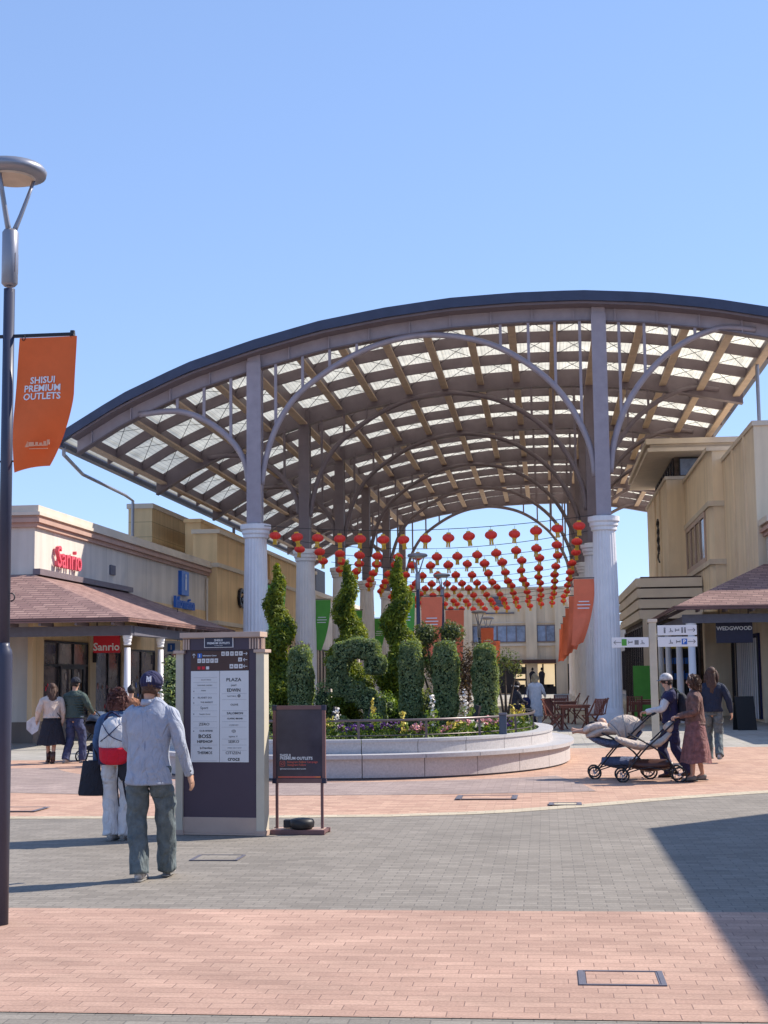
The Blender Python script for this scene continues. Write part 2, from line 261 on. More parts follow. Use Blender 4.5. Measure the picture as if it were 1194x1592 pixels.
class MB:
    def __init__(s): s.v = []; s.f = []
    def add(s, vs, fs):
        n = len(s.v); s.v += [tuple(v) for v in vs]; s.f += [tuple(n+i for i in f) for f in fs]; return s
    def box(s, x0, x1, y0, y1, z0, z1, mt=None):
        vs = [Vector((x, y, z)) for z in (z0, z1) for y in (y0, y1) for x in (x0, x1)]
        if mt: vs = [mt @ v for v in vs]
        return s.add(vs, [(0, 2, 3, 1), (4, 5, 7, 6), (0, 1, 5, 4), (2, 6, 7, 3), (0, 4, 6, 2), (1, 3, 7, 5)])
    def bar(s, a, b, w, h, up=(0, 0, 1)):
        a = Vector(a); b = Vector(b); d = (b-a); L = d.length; d.normalize(); u = Vector(up)
        x = d.cross(u)
        if x.length < 1e-5: x = Vector((1, 0, 0))
        x.normalize(); z = x.cross(d)
        mt = Matrix(((x.x, d.x, z.x, a.x), (x.y, d.y, z.y, a.y), (x.z, d.z, z.z, a.z), (0, 0, 0, 1)))
        return s.box(-w/2, w/2, 0, L, -h/2, h/2, mt)
    def poly(s, pts, z0, z1):
        n = len(pts); vs = [(p[0], p[1], z0) for p in pts]+[(p[0], p[1], z1) for p in pts]
        fs = [tuple(range(n))[::-1], tuple(range(n, 2*n))]+[(i, (i+1) % n, n+(i+1) % n, n+i) for i in range(n)]
        return s.add(vs, fs)
    def xpoly(s, pts, x0, x1):
        """profile in (y, z) pushed along x"""
        n = len(pts); vs = [(x0, p[0], p[1]) for p in pts]+[(x1, p[0], p[1]) for p in pts]
        fs = [tuple(range(n))[::-1], tuple(range(n, 2*n))]+[(i, (i+1) % n, n+(i+1) % n, n+i) for i in range(n)]
        return s.add(vs, fs)
    def tube(s, pts, rads, n=10, ref=(1, 0, 0), smooth=0, cap=True, wr=0.0, seed=0, wf=3):
        """tapered tube; radius r or (rx, ry), rx measured along ref"""
        P = [Vector(p) for p in pts]; R = [(r, r) if isinstance(r, (int, float)) else r for r in rads]
        if len(R) == 1: R = R*len(P)
        if smooth:
            P2 = catmull(P, smooth); R2 = catmull([(r[0], r[1], 0) for r in R], smooth); P = P2; R = [(max(r[0], .001), max(r[1], .001)) for r in R2]
        rng = random.Random(seed); ph = [rng.uniform(0, 6.28) for _ in range(6)]
        m = len(P); base = len(s.v)
        for i in range(m):
            d = (P[min(i+1, m-1)]-P[max(i-1, 0)]); d.normalize(); x = Vector(ref); x = x-d*x.dot(d)
            if x.length < 1e-3: x = Vector((0, 1, 0)); x = x-d*x.dot(d)
            x.normalize(); y = d.cross(x)
            for k in range(n):
                a = 2*pi*k/n; w = 1.0
                if wr: w += wr*(sin(a*wf+i*0.55+ph[0])*0.5+sin(a*(wf+2)-i*0.9+ph[1])*0.35+sin(i*1.3+ph[2]+a)*0.5)
                q = P[i]+x*(cos(a)*R[i][0]*w)+y*(sin(a)*R[i][1]*w); s.v.append(tuple(q))
        for i in range(m-1):
            for k in range(n):
                s.f.append((base+i*n+k, base+i*n+(k+1) % n, base+(i+1)*n+(k+1) % n, base+(i+1)*n+k))
        if cap: s.f.append(tuple(base+k for k in range(n))[::-1]); s.f.append(tuple(base+(m-1)*n+k for k in range(n)))
        return s
    def lathe(s, prof, n=16, c=(0, 0, 0), sx=1, sy=1):
        base = len(s.v); m = len(prof)
        for r, z in prof:
            for k in range(n): a = 2*pi*k/n; s.v.append((c[0]+cos(a)*r*sx, c[1]+sin(a)*r*sy, c[2]+z))
        for i in range(m-1):
            for k in range(n): s.f.append((base+i*n+k, base+i*n+(k+1) % n, base+(i+1)*n+(k+1) % n, base+(i+1)*n+k))
        s.f.append(tuple(base+k for k in range(n))[::-1]); s.f.append(tuple(base+(m-1)*n+k for k in range(n)))
        return s
    def ball(s, c, r, n=12, m=8, noise=0.0, seed=0, cut=None):
        r = (r, r, r) if isinstance(r, (int, float)) else r; rng = random.Random(seed); ph = [rng.uniform(0, 6) for _ in range(6)]
        base = len(s.v)
        for i in range(m+1):
            t = pi*i/m
            for k in range(n):
                a = 2*pi*k/n; w = 1+noise*(sin(3*a+ph[0]+2*t)+sin(5*a+ph[1]-4*t)*0.6+sin(6*t+ph[2]+2*a)*0.6)
                s.v.append((c[0]+r[0]*w*sin(t)*cos(a), c[1]+r[1]*w*sin(t)*sin(a), c[2]+r[2]*w*cos(t)))
        for i in range(m):
            for k in range(n): s.f.append((base+i*n+k, base+(i+1)*n+k, base+(i+1)*n+(k+1) % n, base+i*n+(k+1) % n))
        return s
    def build(s, name, m, parent=None, smooth=False, bevel=0.0):
        me = bpy.data.meshes.new(name); me.from_pydata(s.v, [], s.f); me.validate(); me.update()
        bm = bmesh.new(); bm.from_mesh(me)
        if smooth: bmesh.ops.remove_doubles(bm, verts=bm.verts, dist=1e-5)
        bmesh.ops.recalc_face_normals(bm, faces=bm.faces)
        bm.to_mesh(me); bm.free()
        me.materials.append(M[m] if isinstance(m, str) else m)
        if smooth: me.polygons.foreach_set('use_smooth', [True]*len(me.polygons))
        o = bpy.data.objects.new(name, me); COL.objects.link(o)
        if parent: o.parent = parent
        if bevel:
            md = o.modifiers.new('bevel', 'BEVEL'); md.width = bevel; md.segments = 2; md.limit_method = 'ANGLE'
        return o
def struct(o): o['kind'] = 'structure'; return o
def textmesh(items):
    """items: (string, size, matrix, align, extrude) -> verts, faces of all the words together"""
    V = []; F = []
    for t in items:
        body, size, mt = t[:3]; al = t[3] if len(t) > 3 else 'CENTER'; ex = t[4] if len(t) > 4 else 0.002; bold = t[5] if len(t) > 5 else 0.0; sx = t[6] if len(t) > 6 else 1.0
        cu = bpy.data.curves.new('t', 'FONT'); cu.body = body; cu.size = size; cu.align_x = al; cu.align_y = 'CENTER'; cu.extrude = ex; cu.offset = bold; cu.resolution_u = 2
        o = bpy.data.objects.new('t', cu); COL.objects.link(o); bpy.context.view_layer.update()
        me = bpy.data.meshes.new_from_object(o.evaluated_get(bpy.context.evaluated_depsgraph_get()))
        n = len(V); sm = Matrix.Diagonal((sx, 1, 1, 1)); V += [tuple(mt @ sm @ v.co) for v in me.vertices]; F += [tuple(n+i for i in p.vertices) for p in me.polygons]
        bpy.data.objects.remove(o); bpy.data.curves.remove(cu); bpy.data.meshes.remove(me)
    return V, F
def text(name, items, m, parent=None):
    V, F = textmesh(items); b = MB(); b.v = V; b.f = F; return b.build(name, m, parent)
FRONT = Matrix.Rotation(pi/2, 4, 'X')                      # text faces -Y
def TF(x, y, z): return Matrix.Translation((x, y, z)) @ FRONT
def TX(x, y, z): return Matrix.Translation((x, y, z)) @ Matrix.Rotation(pi/2, 4, 'Z') @ FRONT      # text faces +X
def TXn(x, y, z): return Matrix.Translation((x, y, z)) @ Matrix.Rotation(-pi/2, 4, 'Z') @ FRONT    # text faces -X
def leaves(name, pts, nrm, size, m, parent=None, jit=0.8, aspect=0.55, fold=True, seed=1):
    """one mesh of many small leaf faces set about pts, loosely facing nrm"""
    rs = np.random.RandomState(seed); n = len(pts); pts = np.asarray(pts, float); nrm = np.asarray(nrm, float)
    nn = nrm+rs.normal(0, jit, (n, 3)); nn /= np.linalg.norm(nn, axis=1)[:, None]+1e-9
    t = rs.normal(0, 1, (n, 3)); t -= nn*(t*nn).sum(1)[:, None]; t /= np.linalg.norm(t, axis=1)[:, None]+1e-9
    u = np.cross(nn, t); sz = size*rs.uniform(0.6, 1.4, n)[:, None]
    a = pts-t*sz; b = pts+u*sz*aspect+nn*sz*0.2; c = pts+t*sz; d = pts-u*sz*aspect+nn*sz*0.2
    V = np.stack([a, b, c, d], 1).reshape(-1, 3)
    me = bpy.data.meshes.new(name); me.vertices.add(4*n); me.vertices.foreach_set('co', V.ravel())
    me.loops.add(4*n); me.loops.foreach_set('vertex_index', np.arange(4*n)); me.polygons.add(n)
    me.polygons.foreach_set('loop_start', np.arange(n)*4); me.polygons.foreach_set('loop_total', np.full(n, 4)); me.update(); me.validate()
    me.materials.append(M[m]); o = bpy.data.objects.new(name, me); COL.objects.link(o)
    if parent: o.parent = parent
    return o
def box_surface(n, c, h, seed=0, lump=0.02):
    rs = np.random.RandomState(seed); h = np.array(h, float); ar = np.array([h[1]*h[2], h[0]*h[2], h[0]*h[1]]); ax = rs.choice(3, n, p=ar/ar.sum())
    p = rs.uniform(-1, 1, (n, 3)); sg = rs.choice([-1, 1], n); nr = np.zeros((n, 3))
    p[np.arange(n), ax] = sg*rs.uniform(0.86, 1.0, n); nr[np.arange(n), ax] = sg
    rr_ = (np.abs(p)**4).sum(1)**(1/4); p = p/np.maximum(rr_, .9)[:, None]*.98; stray = rs.uniform(0, 1, n) < .05; p[stray] *= 1.07
    q = p*h; wob = lump*(np.sin(q[:, 0]*9+1)+np.sin(q[:, 2]*7+q[:, 1]*6)+0.6*np.sin(q[:, 2]*17+2)); q += nr*wob[:, None]
    # round the corners
    return q+np.array(c), nr
def ball_surface(n, c, r, seed=0, lump=0.05, shell=0.75):
    rs = np.random.RandomState(seed); d = rs.normal(0, 1, (n, 3)); d /= np.linalg.norm(d, axis=1)[:, None]
    w = 1+lump*(np.sin(5*d[:, 0]+seed)+np.sin(6*d[:, 2]+4*d[:, 1])+np.sin(9*d[:, 1]+seed*2))
    return d*np.array(r)*(w*rs.uniform(shell, 1.05, n))[:, None]+np.array(c), d
exec_parts = []
# ------------------------------------------------------------------ ground
def sheet(name, pts, z, m, kind='structure'):
    b = MB(); b.add([(p[0], p[1], z) for p in pts], [tuple(range(len(pts)))]); o = b.build(name, m); o['kind'] = kind; return o
sheet('ground', [(-900, -300), (900, -300), (900, 1500), (-900, 1500)], -0.012, 'earth')
sheet('pavement', [(-60, 14), (60, 14), (60, 180), (-60, 180)], 0.0, 'paleground')
curve = [(-60, 17.1), (-14, 17.1), (-6.4, 17.18), (-4, 17.22), (-1.93, 17.38), (-0.9, 17.68), (-0.42, 17.93), (0.63, 18.75), (1.79, 19.8), (3.0, 20.68), (4.5, 21.5), (8, 23), (60, 40)]
sheet('pavement', curve+[(60, 36), (12, 33.3), (-2, 33.0), (-6, 30.2), (-9, 29.4), (-13, 29.6), (-60, 29.6)], 0.004, 'brick_far')
ring = []
for k in range(41):
    a = radians(200)+k/40*radians(118); ring.append((-3.6+11.7*cos(a), 29+8.45*sin(a)))
ring = [p for p in ring if p[0] < 1.0]
inn = [(-3.6+6.0*cos(radians(200)+k/40*radians(140)), 29+6.0*sin(radians(200)+k/40*radians(140))) for k in range(41)]
sheet('pavement', ring+[(0.5, 22.6)]+[p for p in inn if p[0] < 0.2][::-1], 0.008, 'greypink')
sheet('road', [(-60, -12), (60, -12), (60, 36)]+curve[::-1], 0.012, 'asphalt')
off = [(x+(0.0 if x < -1 else -0.16), y+0.30) for x, y in curve[:-1]]
sheet('pavement_border', curve[:-1]+off[::-1], 0.016, 'beige_pave')
sheet('brick_crossing', [(-60, 7.34), (60, 7.34), (60, 10.58), (-60, 10.58)], 0.016, 'brick')
def cover(x0, x1, y0, y1, m, label, w=0.018, name='drain_cover', fill=None):
    r = empty(name, ((x0+x1)/2, (y0+y1)/2, 0.017), 0, label, 'drain cover'); dx = (x1-x0)/2; dy = (y1-y0)/2
    b = MB(); b.box(-dx, dx, -dy, -dy+w, 0, .006); b.box(-dx, dx, dy-w, dy, 0, .006); b.box(-dx, -dx+w*1.6, -dy+w, dy-w, 0, .006); b.box(dx-w*1.6, dx, -dy+w, dy-w, 0, .006)
    b.box(-dx+w*1.6, -dx+w*2.2, -dy+w*1.2, dy-w*1.2, 0, .003); b.box(dx-w*2.2, dx-w*1.6, -dy+w*1.2, dy-w*1.2, 0, .003)
    b.build('frame', m, r); MB().box(-dx+w*2.4, dx-w*2.4, -dy+w*1.5, dy-w*1.5, -.0005, .0025).build('infill', fill or 'brick', r)
cover(0.14, 0.61, 8.12, 8.50, 'beam', 'steel framed access cover filled with pink brick in the front crossing')
cover(-1.25, -0.42, 19.75, 20.35, 'beam', 'long thin framed cover in the orange brick in front of the planter', 0.035, fill='brick_far')
cover(0.0, 0.42, 18.85, 19.2, 'beam', 'small framed cover at the edge of the beige paving border', 0.03, fill='beige_pave')
cover(-7.6, -6.5, 18.1, 18.7, 'beam', 'framed cover in the brick behind the blue grey lamp post', 0.03, fill='brick_far')
cover(-3.3, -2.85, 13.3, 13.7, 'beam', 'dark cover in the grey road in front of the directory sign', 0.015, fill='asphalt')
# ------------------------------------------------------------------ buildings
def cornice(b, x, y0, y1, z, face=1, steps=((.10, .00, .16), (.17, .16, .30), (.10, .30, .38), (.24, .38, .60)), south=None, sy=None):
    """stepped band along an X = x wall; face +1 stands out towards +X"""
    for d, a, c in steps: b.box(min(x, x+face*d), max(x, x+face*d), y0-(d if south is not None else 0), y1, z+a, z+c)
def window(par, x, y0, y1, z0, z1, face, n=2, tr=None, glass='glass', fr='dark', w=0.06):
    """shop window on an X = x wall: frame with mullions, and its pane"""
    f = MB(); s = face; X = sorted((x, x+s*0.07))
    f.box(*X, y0, y0+w, z0, z1); f.box(*X, y1-w, y1, z0, z1); f.box(*X, y0+w, y1-w, z1-w, z1); f.box(*X, y0+w, y1-w, z0, z0+w)
    for k in range(1, n): yy = y0+(y1-y0)*k/n; f.box(*X, yy-w/2, yy+w/2, z0+w, z1-w)
    if tr:
        X2 = sorted((x, x+s*0.066)); f.box(*X2, y0+w, y1-w, tr-w/2, tr+w/2)
    fo = f.build('window', fr, par); X = sorted((x+s*0.004, x+s*0.03)); MB().box(*X, y0+w*.5, y1-w*.5, z0+w*.5, z1-w*.5).build('pane', glass, fo)
    return fo
def ywindow(par, y, x0, x1, z0, z1, n=2, glass='glass', fr='dark', w=0.06):
    f = MB(); f.box(x0, x0+w, y-.07, y, z0, z1); f.box(x1-w, x1, y-.07, y, z0, z1); f.box(x0+w, x1-w, y-.07, y, z1-w, z1); f.box(x0+w, x1-w, y-.07, y, z0, z0+w)
    for k in range(1, n): xx = x0+(x1-x0)*k/n; f.box(xx-w/2, xx+w/2, y-.068, y, z0+w, z1-w)
    fo = f.build('window', fr, par); MB().box(x0+w/2, x1-w/2, y-.03, y-.004, z0+w/2, z1-w/2).build('pane', glass, fo); return fo
def at(o, x, y): o.location = (x, y, 0); o.delta_location = (0, 0, 0); return o
# -- left building 1 (toy shop and information)
B1 = empty('shop_building', (0, 0, 0), 0, 'cream shop with terracotta cornice and blue information sign above the left awning', 'shop building')
MB().box(-34, -13.5, 37.3, 57.3, 0.55, 6.0).build('wall', 'wall_cream', B1)
MB().box(-13.6, -13.48, 37.8, 57.28, 0.56, 4.3).build('shop_front_wall', 'wall_gold', B1)
MB().box(-34, -13.46, 37.26, 50.0, 0, 0.55).build('plinth', 'plinth', B1); MB().box(-34, -13.48, 50.0, 57.3, 0, 0.54).build('plinth', 'cream_stone', B1)
b = MB()
for d, a, c in ((.10, 5.72, 5.84), (.18, 5.84, 5.95), (.12, 5.95, 6.03)): b.box(-34, -13.5+d, 37.3-d, 57.3, a, c)
b.build('cornice', 'terracotta', B1)
b = MB()
for d, a, c in ((.20, 6.03, 6.12), (.14, 6.12, 6.30)): b.box(-34, -13.5+d, 37.3-d, 57.3, a, c)
b.build('coping', 'cream_stone', B1)
for y in (42.1, 45.4, 49.6, 54.6): MB().box(-13.5, -13.38, y-.28, y+.28, 0.56, 3.4).build('pilaster', 'wall_tan2', B1)
MB().box(-13.5, -13.36, 36.9, 37.75, 0.56, 3.5).build('pilaster', 'wall_tan2', B1)
window(B1, -13.5, 37.8, 41.8, 0.56, 2.72, 1, 3, 2.05); window(B1, -13.5, 42.5, 45.1, 0.56, 2.5, 1, 2); window(B1, -13.5, 45.8, 49.2, 0.56, 2.6, 1, 2); window(B1, -13.5, 50.0, 54.2, 0.06, 2.6, 1, 3)
d = MB(); d.box(-13.43, -13.38, 39.2, 39.3, 0.1, 2.02); d.box(-13.43, -13.38, 41.2, 41.3, 0.1, 2.02); d.box(-13.43, -13.38, 39.3, 41.2, 1.94, 2.02); d.box(-13.43, -13.38, 40.2, 40.28, .1, 1.94); d.build('door', 'dark', B1)
rw = random.Random(8)
for mm, cnt in (('cream', 14), ('signred', 8), ('blue', 6), ('furbrown', 10), ('fl_pink', 6), ('plant', 4)):
    for k in range(cnt):
        y = rw.choice([rw.uniform(38.0, 41.6), rw.uniform(42.7, 44.9), rw.uniform(46.1, 49.0), rw.uniform(50.2, 54.0)]); z = rw.choice([.75, 1.05, 1.35, 1.65]); w = rw.uniform(.05, .16)
        MB().tube([(-13.462, y, z), (-13.462, y+.01, z+w*.7), (-13.462, y, z+w*1.4)], [(.006, w*.5), (.006, w*.6), (.006, w*.3)], 8).build('window_display', mm, B1)
t = text('shop_lettering', [('Sanrio', .84, TX(-13.38, 39.75, 5.02), 'CENTER', .05, .004)], 'pinksign', B1)
ib = MB(); ib.box(-13.5, -13.36, 52.6, 53.7, 4.72, 5.62); ib = ib.build('information_plate', 'blue', B1)
text('lettering', [('i', 0.85, TX(-13.34, 53.15, 5.2), 'CENTER', .01, .03)], 'lettering', ib)
text('information_lettering', [('Information', 0.62, TX(-13.38, 53.1, 4.40), 'CENTER', .05, .004)], 'blue', B1)
for y, z in ((42.1, 2.3), (45.4, 2.3), (49.6, 2.3)):
    o = MB().box(-13.38, -13.26, y-.07, y+.07, z-.16, z+.16).build('wall_lamp', 'dark', B1, bevel=.01)
MB().tube([(-13.42, 56.9, .1), (-13.42, 56.9, 5.6)], [.05], 8).build('rain_pipe', 'cream_stone', B1)
MB().box(-13.5, -13.44, 44.0, 44.5, 4.9, 5.2).build('vent', 'beam', B1)
# -- left awning
def shingle_mat(axis):
    return paver('red_brown_shingles_'+axis, (0.25, 0.145, 0.13), (0.38, 0.235, 0.20), (0.11, 0.065, 0.06), 0.33, 0.06, 0.37, 0.010, axis=axis, patch=0.12, bump=0.6)
M['sh_y'] = shingle_mat('yz'); M['sh_x'] = shingle_mat('xz')
def slab(b, q, t=0.07):
    """thick roof slope from four or three corners"""
    n = len(q); b.add(q+[(p[0], p[1], p[2]-t) for p in q], [tuple(range(n)), tuple(range(n, 2*n))[::-1]]+[(i, n+i, n+(i+1) % n, (i+1) % n) for i in range(n)]); return b
def round_column(par, x, y, h, r=0.14):
    c = MB(); c.lathe([(r*1.05, .18), (r, .3), (r*.86, h-.30)], 18, (x, y, 0)); co = c.build('column', 'white', par, True)
    k = MB(); k.lathe([(r*.9, h-.24), (r*1.1, h-.22), (r*.95, h-.18), (r*1.2, h-.12), (r*1.1, h-.10), (r*1.32, h-.06), (r*1.32, h)], 18, (x, y, 0)); k.build('capital', 'white', co)
    k = MB(); k.box(x-r*1.4, x+r*1.4, y-r*1.4, y+r*1.4, 0, .1); k.lathe([(r*1.35, .1), (r*1.3, .15), (r*1.06, .18)], 18, (x, y, 0)); k.build('base', 'white', co)
AW = empty('shop_awning', (0, 0, 0), 0, 'red brown shingled awning on white columns in front of the cream shop at the left', 'awning')
slab(MB(), [(-9.9, 33.8, 3.12), (-9.7, 44.6, 3.12), (-13.5, 46.0, 4.45), (-13.5, 37.25, 4.45)]).build('roof_slope', 'sh_y', AW)
slab(MB(), [(-34, 33.8, 3.12), (-9.9, 33.8, 3.12), (-13.5, 37.25, 4.45), (-34, 37.25, 4.45)]).build('roof_slope', 'sh_x', AW)
slab(MB(), [(-9.7, 44.6, 3.12), (-13.5, 47.6, 3.12), (-13.5, 46.0, 4.45)]).build('roof_slope', 'sh_x', AW)
MB().box(-13.5, -13.3, 37.2, 46.0, 4.44, 4.6).build('flashing', 'steel', AW)
b = MB(); b.box(-34, -9.87, 33.76, 33.80, 3.02, 3.13); b.bar((-9.88, 33.8, 3.075), (-9.68, 44.6, 3.075), .04, .11); b.build('eave_trim', 'shingle', AW)
b = MB(); b.box(-34, -10.08, 34.68, 34.92, 2.72, 2.96); b.box(-10.32, -10.06, 34.92, 44.3, 2.725, 2.955); b.build('beam', 'beam', AW)
for k in range(8): y = 37.6+k*.82; MB().bar((-9.95, y, 2.99), (-13.45, y, 4.20), .07, .12).build('rafter', 'steel', AW)
for k in range(8): x = -13.8-k*1.6; MB().bar((x, 33.85, 2.99), (x, 37.1, 4.2), .07, .12).build('rafter', 'steel', AW)
for k in range(10): x = -10.3-k*.9; MB().bar((x, 33.85, 3.0), (x, 34.8, 3.0), .06, .09).build('rafter_end', 'steel', AW)
for x, y in ((-10.2, 34.8), (-10.2, 37.9), (-10.2, 41.1), (-10.2, 44.2), (-15.5, 34.8), (-20.0, 34.8)): round_column(AW, x, y, 2.72, .088)
# hanging shop signs
r = empty('hanging_sign', (-12.2, 39.6, 2.96), 0, 'square red hanging sign with white lettering under the left awning', 'sign')
MB().box(-.38, .38, -.03, .03, -.58, -.03).build('board', 'signred', r, bevel=.008)
text('lettering', [('Sanrio', .30, TF(0, -.034, -.42), 'CENTER', .003, .006)], 'lettering', r); MB().box(-.3, -.27, -.01, .01, -.03, .6).box(.27, .3, -.01, .01, -.03, .6).build('hanger', 'dark', r)
r = empty('hanging_sign', (-11.55, 44.2, 2.9), 0, 'small white hanging sign with a blue information square beside a white column', 'sign')
MB().box(-.27, .27, -.02, .02, -.5, -.1).build('board', 'lettering', r); s = MB().box(-.12, .12, -.026, -.02, -.43, -.17).build('blue_square', 'blue', r); text('lettering', [('i', .2, TF(0, -.03, -.3), 'CENTER', .002, .008)], 'lettering', s)
MB().box(-.2, -.18, -.01, .01, -.1, .9).box(.18, .2, -.01, .01, -.1, .9).build('hanger', 'dark', r)
# -- left building 2
B2 = empty('shop_building', (0, 0, 0), 0, 'golden tan shop with white bands and dark lettering behind the left columns', 'shop building')
MB().box(-14.1, -13.1, 57.3, 82.5, 0, 7.45).build('wall', 'wall_gold', B2)
MB().box(-34, -14.1, 57.35, 82.4, 0, 5.7).build('wall', 'wall_tan2', B2)
b = MB(); b.box(-14.15, -12.98, 57.2, 82.6, 7.45, 7.62); b.box(-14.12, -13.02, 57.24, 82.5, 6.08, 6.25); b.box(-14.12, -13.03, 57.24, 82.5, 3.75, 3.92); b.build('coping', 'cream_stone', B2)
MB().box(-14.75, -14.1, 58.6, 67.5, 5.7, 8.05).box(-14.8, -14.05, 58.5, 67.6, 8.05, 8.2).build('parapet_box', 'wall_gold', B2)
text('shop_lettering', [('Gong cha', 1.15, TX(-13.02, 63.3, 5.0), 'CENTER', .06, .02)], 'dark', B2)
for y in (59, 64, 69, 74): window(B2, -13.1, y, y+4, 0.3, 3.2, 1, 3)
B2b = empty('rooftop_screen', (0, 0, 0), 0, 'tall tan clad rooftop screen rising behind the cream shop', 'rooftop screen')
MB().box(-17.0, -16.0, 58.0, 70.0, 5.7, 8.62).build('wall', 'wall_tan', B2b); MB().box(-17.06, -15.94, 57.92, 70.06, 8.62, 8.82).build('coping', 'cream_stone', B2b)
B3 = empty('shop_building', (0, 0, 0), 0, 'pale shop beyond the golden tan shop, seen between left canopy columns', 'shop building')
MB().box(-34, -13.3, 82.6, 112, 0, 6.3).build('wall', 'wall_cream', B3); MB().box(-34, -13.1, 82.5, 112.1, 6.3, 6.55).build('coping', 'cream_stone', B3)
MB().box(-13.9, -13.2, 83.5, 87, 6.55, 7.9).build('parapet_box', 'beam', B3)
for y in (84, 91, 98, 105): window(B3, -13.3, y, y+5, 0.3, 3.2, 1, 4)
for y in (60, 66, 72): MB().box(-13.1, -12.95, y-.1, y+.1, 3.35, 3.6).build('wall_lamp', 'dark', B2)
MB().tube([(-13.02, 68.2, .1), (-13.02, 68.2, 7.4)], [.06], 8).build('rain_pipe', 'wall_gold', B2)
# -- far building
FB = empty('shop_building', (0, 0, 0), 0, 'two storey beige building with blue windows closing the far end of the mall', 'shop building')
def fx(px): return (px-848)/19.56
def fz(py): return 1.7+(1043.5-py)/19.56
MB().box(fx(640), fx(881), 115, 135, 0, fz(915)).build('wall', 'wall_far', FB)
b = MB(); b.box(fx(640)-.1, fx(882), 114.8, 135, fz(915), fz(912)); b.box(fx(640), fx(881), 114.9, 115, fz(968), fz(966)); b.box(fx(640), fx(881), 114.85, 115, fz(1003), fz(999)); b.build('coping', 'cream_stone', FB)
for p0, p1 in ((720, 737), (819, 836), (864, 881), (655, 664)): MB().box(fx(p0), fx(p1), 114.6, 115, 0, fz(917)).build('pilaster', 'wall_far', FB)
for p0, p1, n in ((737, 775, 3), (775, 819, 3), (836, 864, 2), (680, 720, 3)): ywindow(FB, 114.98, fx(p0), fx(p1), fz(997), fz(971), n, 'glass_blue', 'steel')
MB().box(fx(770), fx(864), 114.2, 114.95, fz(1030), fz(1024)).build('shop_canopy', 'boot', FB)
MB().box(fx(770), fx(801), 114.9, 114.97, .1, fz(1031)).build('dark_shop_front', 'dark', FB)
MB().box(fx(801), fx(864), 114.9, 114.97, .5, fz(1031)).build('lit_shop_front', 'litshop', FB); MB().box(fx(883), fx(895), 114.9, 114.97, 1.0, fz(1031)).build('lit_shop_front', 'litshop', FB)
b = MB()
for p in (801, 818, 844, 863, 883, 895): b.box(fx(p)-.06, fx(p)+.06, 114.8, 114.9, 0, fz(1031))
b.box(fx(801), fx(818), 114.84, 114.88, fz(1056), fz(1053)); b.box(fx(803), fx(824), 114.84, 114.89, fz(1046), fz(1035))
for p in (806, 811, 849, 855): b.box(fx(p)-.25, fx(p)+.25, 114.8, 114.85, .5, fz(1062))
b.box(fx(801), fx(864), 114.84, 114.9, 0, .6)
b.build('shop_frame', 'dark', FB)
MB().box(fx(766), fx(787), 114.85, 115, fz(942), fz(926)).box(fx(755), fx(802), 114.85, 115, fz(953), fz(951)).build('wall_emblem', 'olive' if False else 'beam', FB)
MB().box(fx(881), fx(960), 116, 135, 0, fz(921)).build('wing_wall', 'wall_far', FB)
MB().box(-34, fx(640), 117, 135, 0, 6.0).build('wing_wall', 'wall_cream', FB)
for i, p in enumerate((828, 842)):
    mq = empty('mannequin', (fx(p), 114.6, 0.7), 0, ('dark jacket display figure at the left in the lit far shop window', 'dark coat display figure at the right in the lit far shop window')[i], 'mannequin', 'display figures in the far shop window')
    b = MB(); b.tube([(0, 0, 0.1), (0, 0, .5), (0, 0, .9), (0, 0, 1.1)], [(.18, .1), (.2, .12), (.26, .13), (.07, .07)], 10, smooth=2); b.build('clothes', 'black', mq, True); MB().ball((0, 0, 1.25), (.09, .1, .13)).build('head', 'ink', mq, True); MB().box(-.2, .2, -.1, .1, -.7, .1).build('stand', 'dark', mq)
# -- right side
R1 = empty('shop_building', (0, 0, 0), 0, 'tall sandy building with stepped corners and overhanging roof slab at the right', 'shop building')
MB().box(7.0, 30, 48.2, 56.6, 0, 9.7).build('wall', 'wall_right', R1)
MB().poly([(6.46, 57.0), (6.6, 56.6), (7.0, 56.6), (30, 56.6), (30, 66.4), (6.46, 66.4)], 0, 10.15).build('wall', 'wall_right', R1)
MB().box(5.67, 30, 66.4, 79, 0, 10.35).build('wall', 'wall_right', R1)
b = MB(); b.box(6.94, 30, 48.12, 56.6, 9.7, 9.86); b.box(6.38, 30, 56.5, 66.4, 10.15, 10.3); b.box(5.6, 30, 66.32, 79.1, 10.35, 10.5); b.build('coping', 'cream_stone', R1)
b = MB()
for z in (5.75, 8.0): b.box(6.38, 7.0, 56.5, 66.3, z, z+.2)
b.build('band', 'cream_stone', R1)
window(R1, 6.46, 58.2, 65.8, 5.96, 7.98, -1, 4, glass='glass', fr='kiosk_trim', w=.2)
for q0 in ((6.93, 7.0, 50.3, 50.5, 0, 9.7), (6.93, 7.0, 53.4, 53.6, 0, 9.7), (5.6, 5.67, 70, 70.25, 5.6, 10.3), (5.6, 5.67, 73, 73.25, 5.6, 10.3)): MB().box(*q0).build('pilaster', 'wall_right', R1)
b = MB(); b.box(4.77, 14, 65, 79, 11.45, 11.62); b.box(4.9, 14, 65.15, 78.9, 11.62, 11.78); b.box(4.7, 14, 64.9, 79.1, 11.78, 12.02); b.build('roof_slab', 'cream_stone', R1)
MB().box(6.1, 14, 66.9, 78, 10.5, 11.45).build('clerestory_wall', 'interior', R1)
for k in range(8): window(R1, 6.1, 67.1+k*1.32, 68.3+k*1.32, 10.55, 11.42, -1, 1, glass='glass_blue', w=.09)
ywindow(R1, 66.9, 6.3, 9.4, 10.55, 11.42, 1, 'glass_blue')
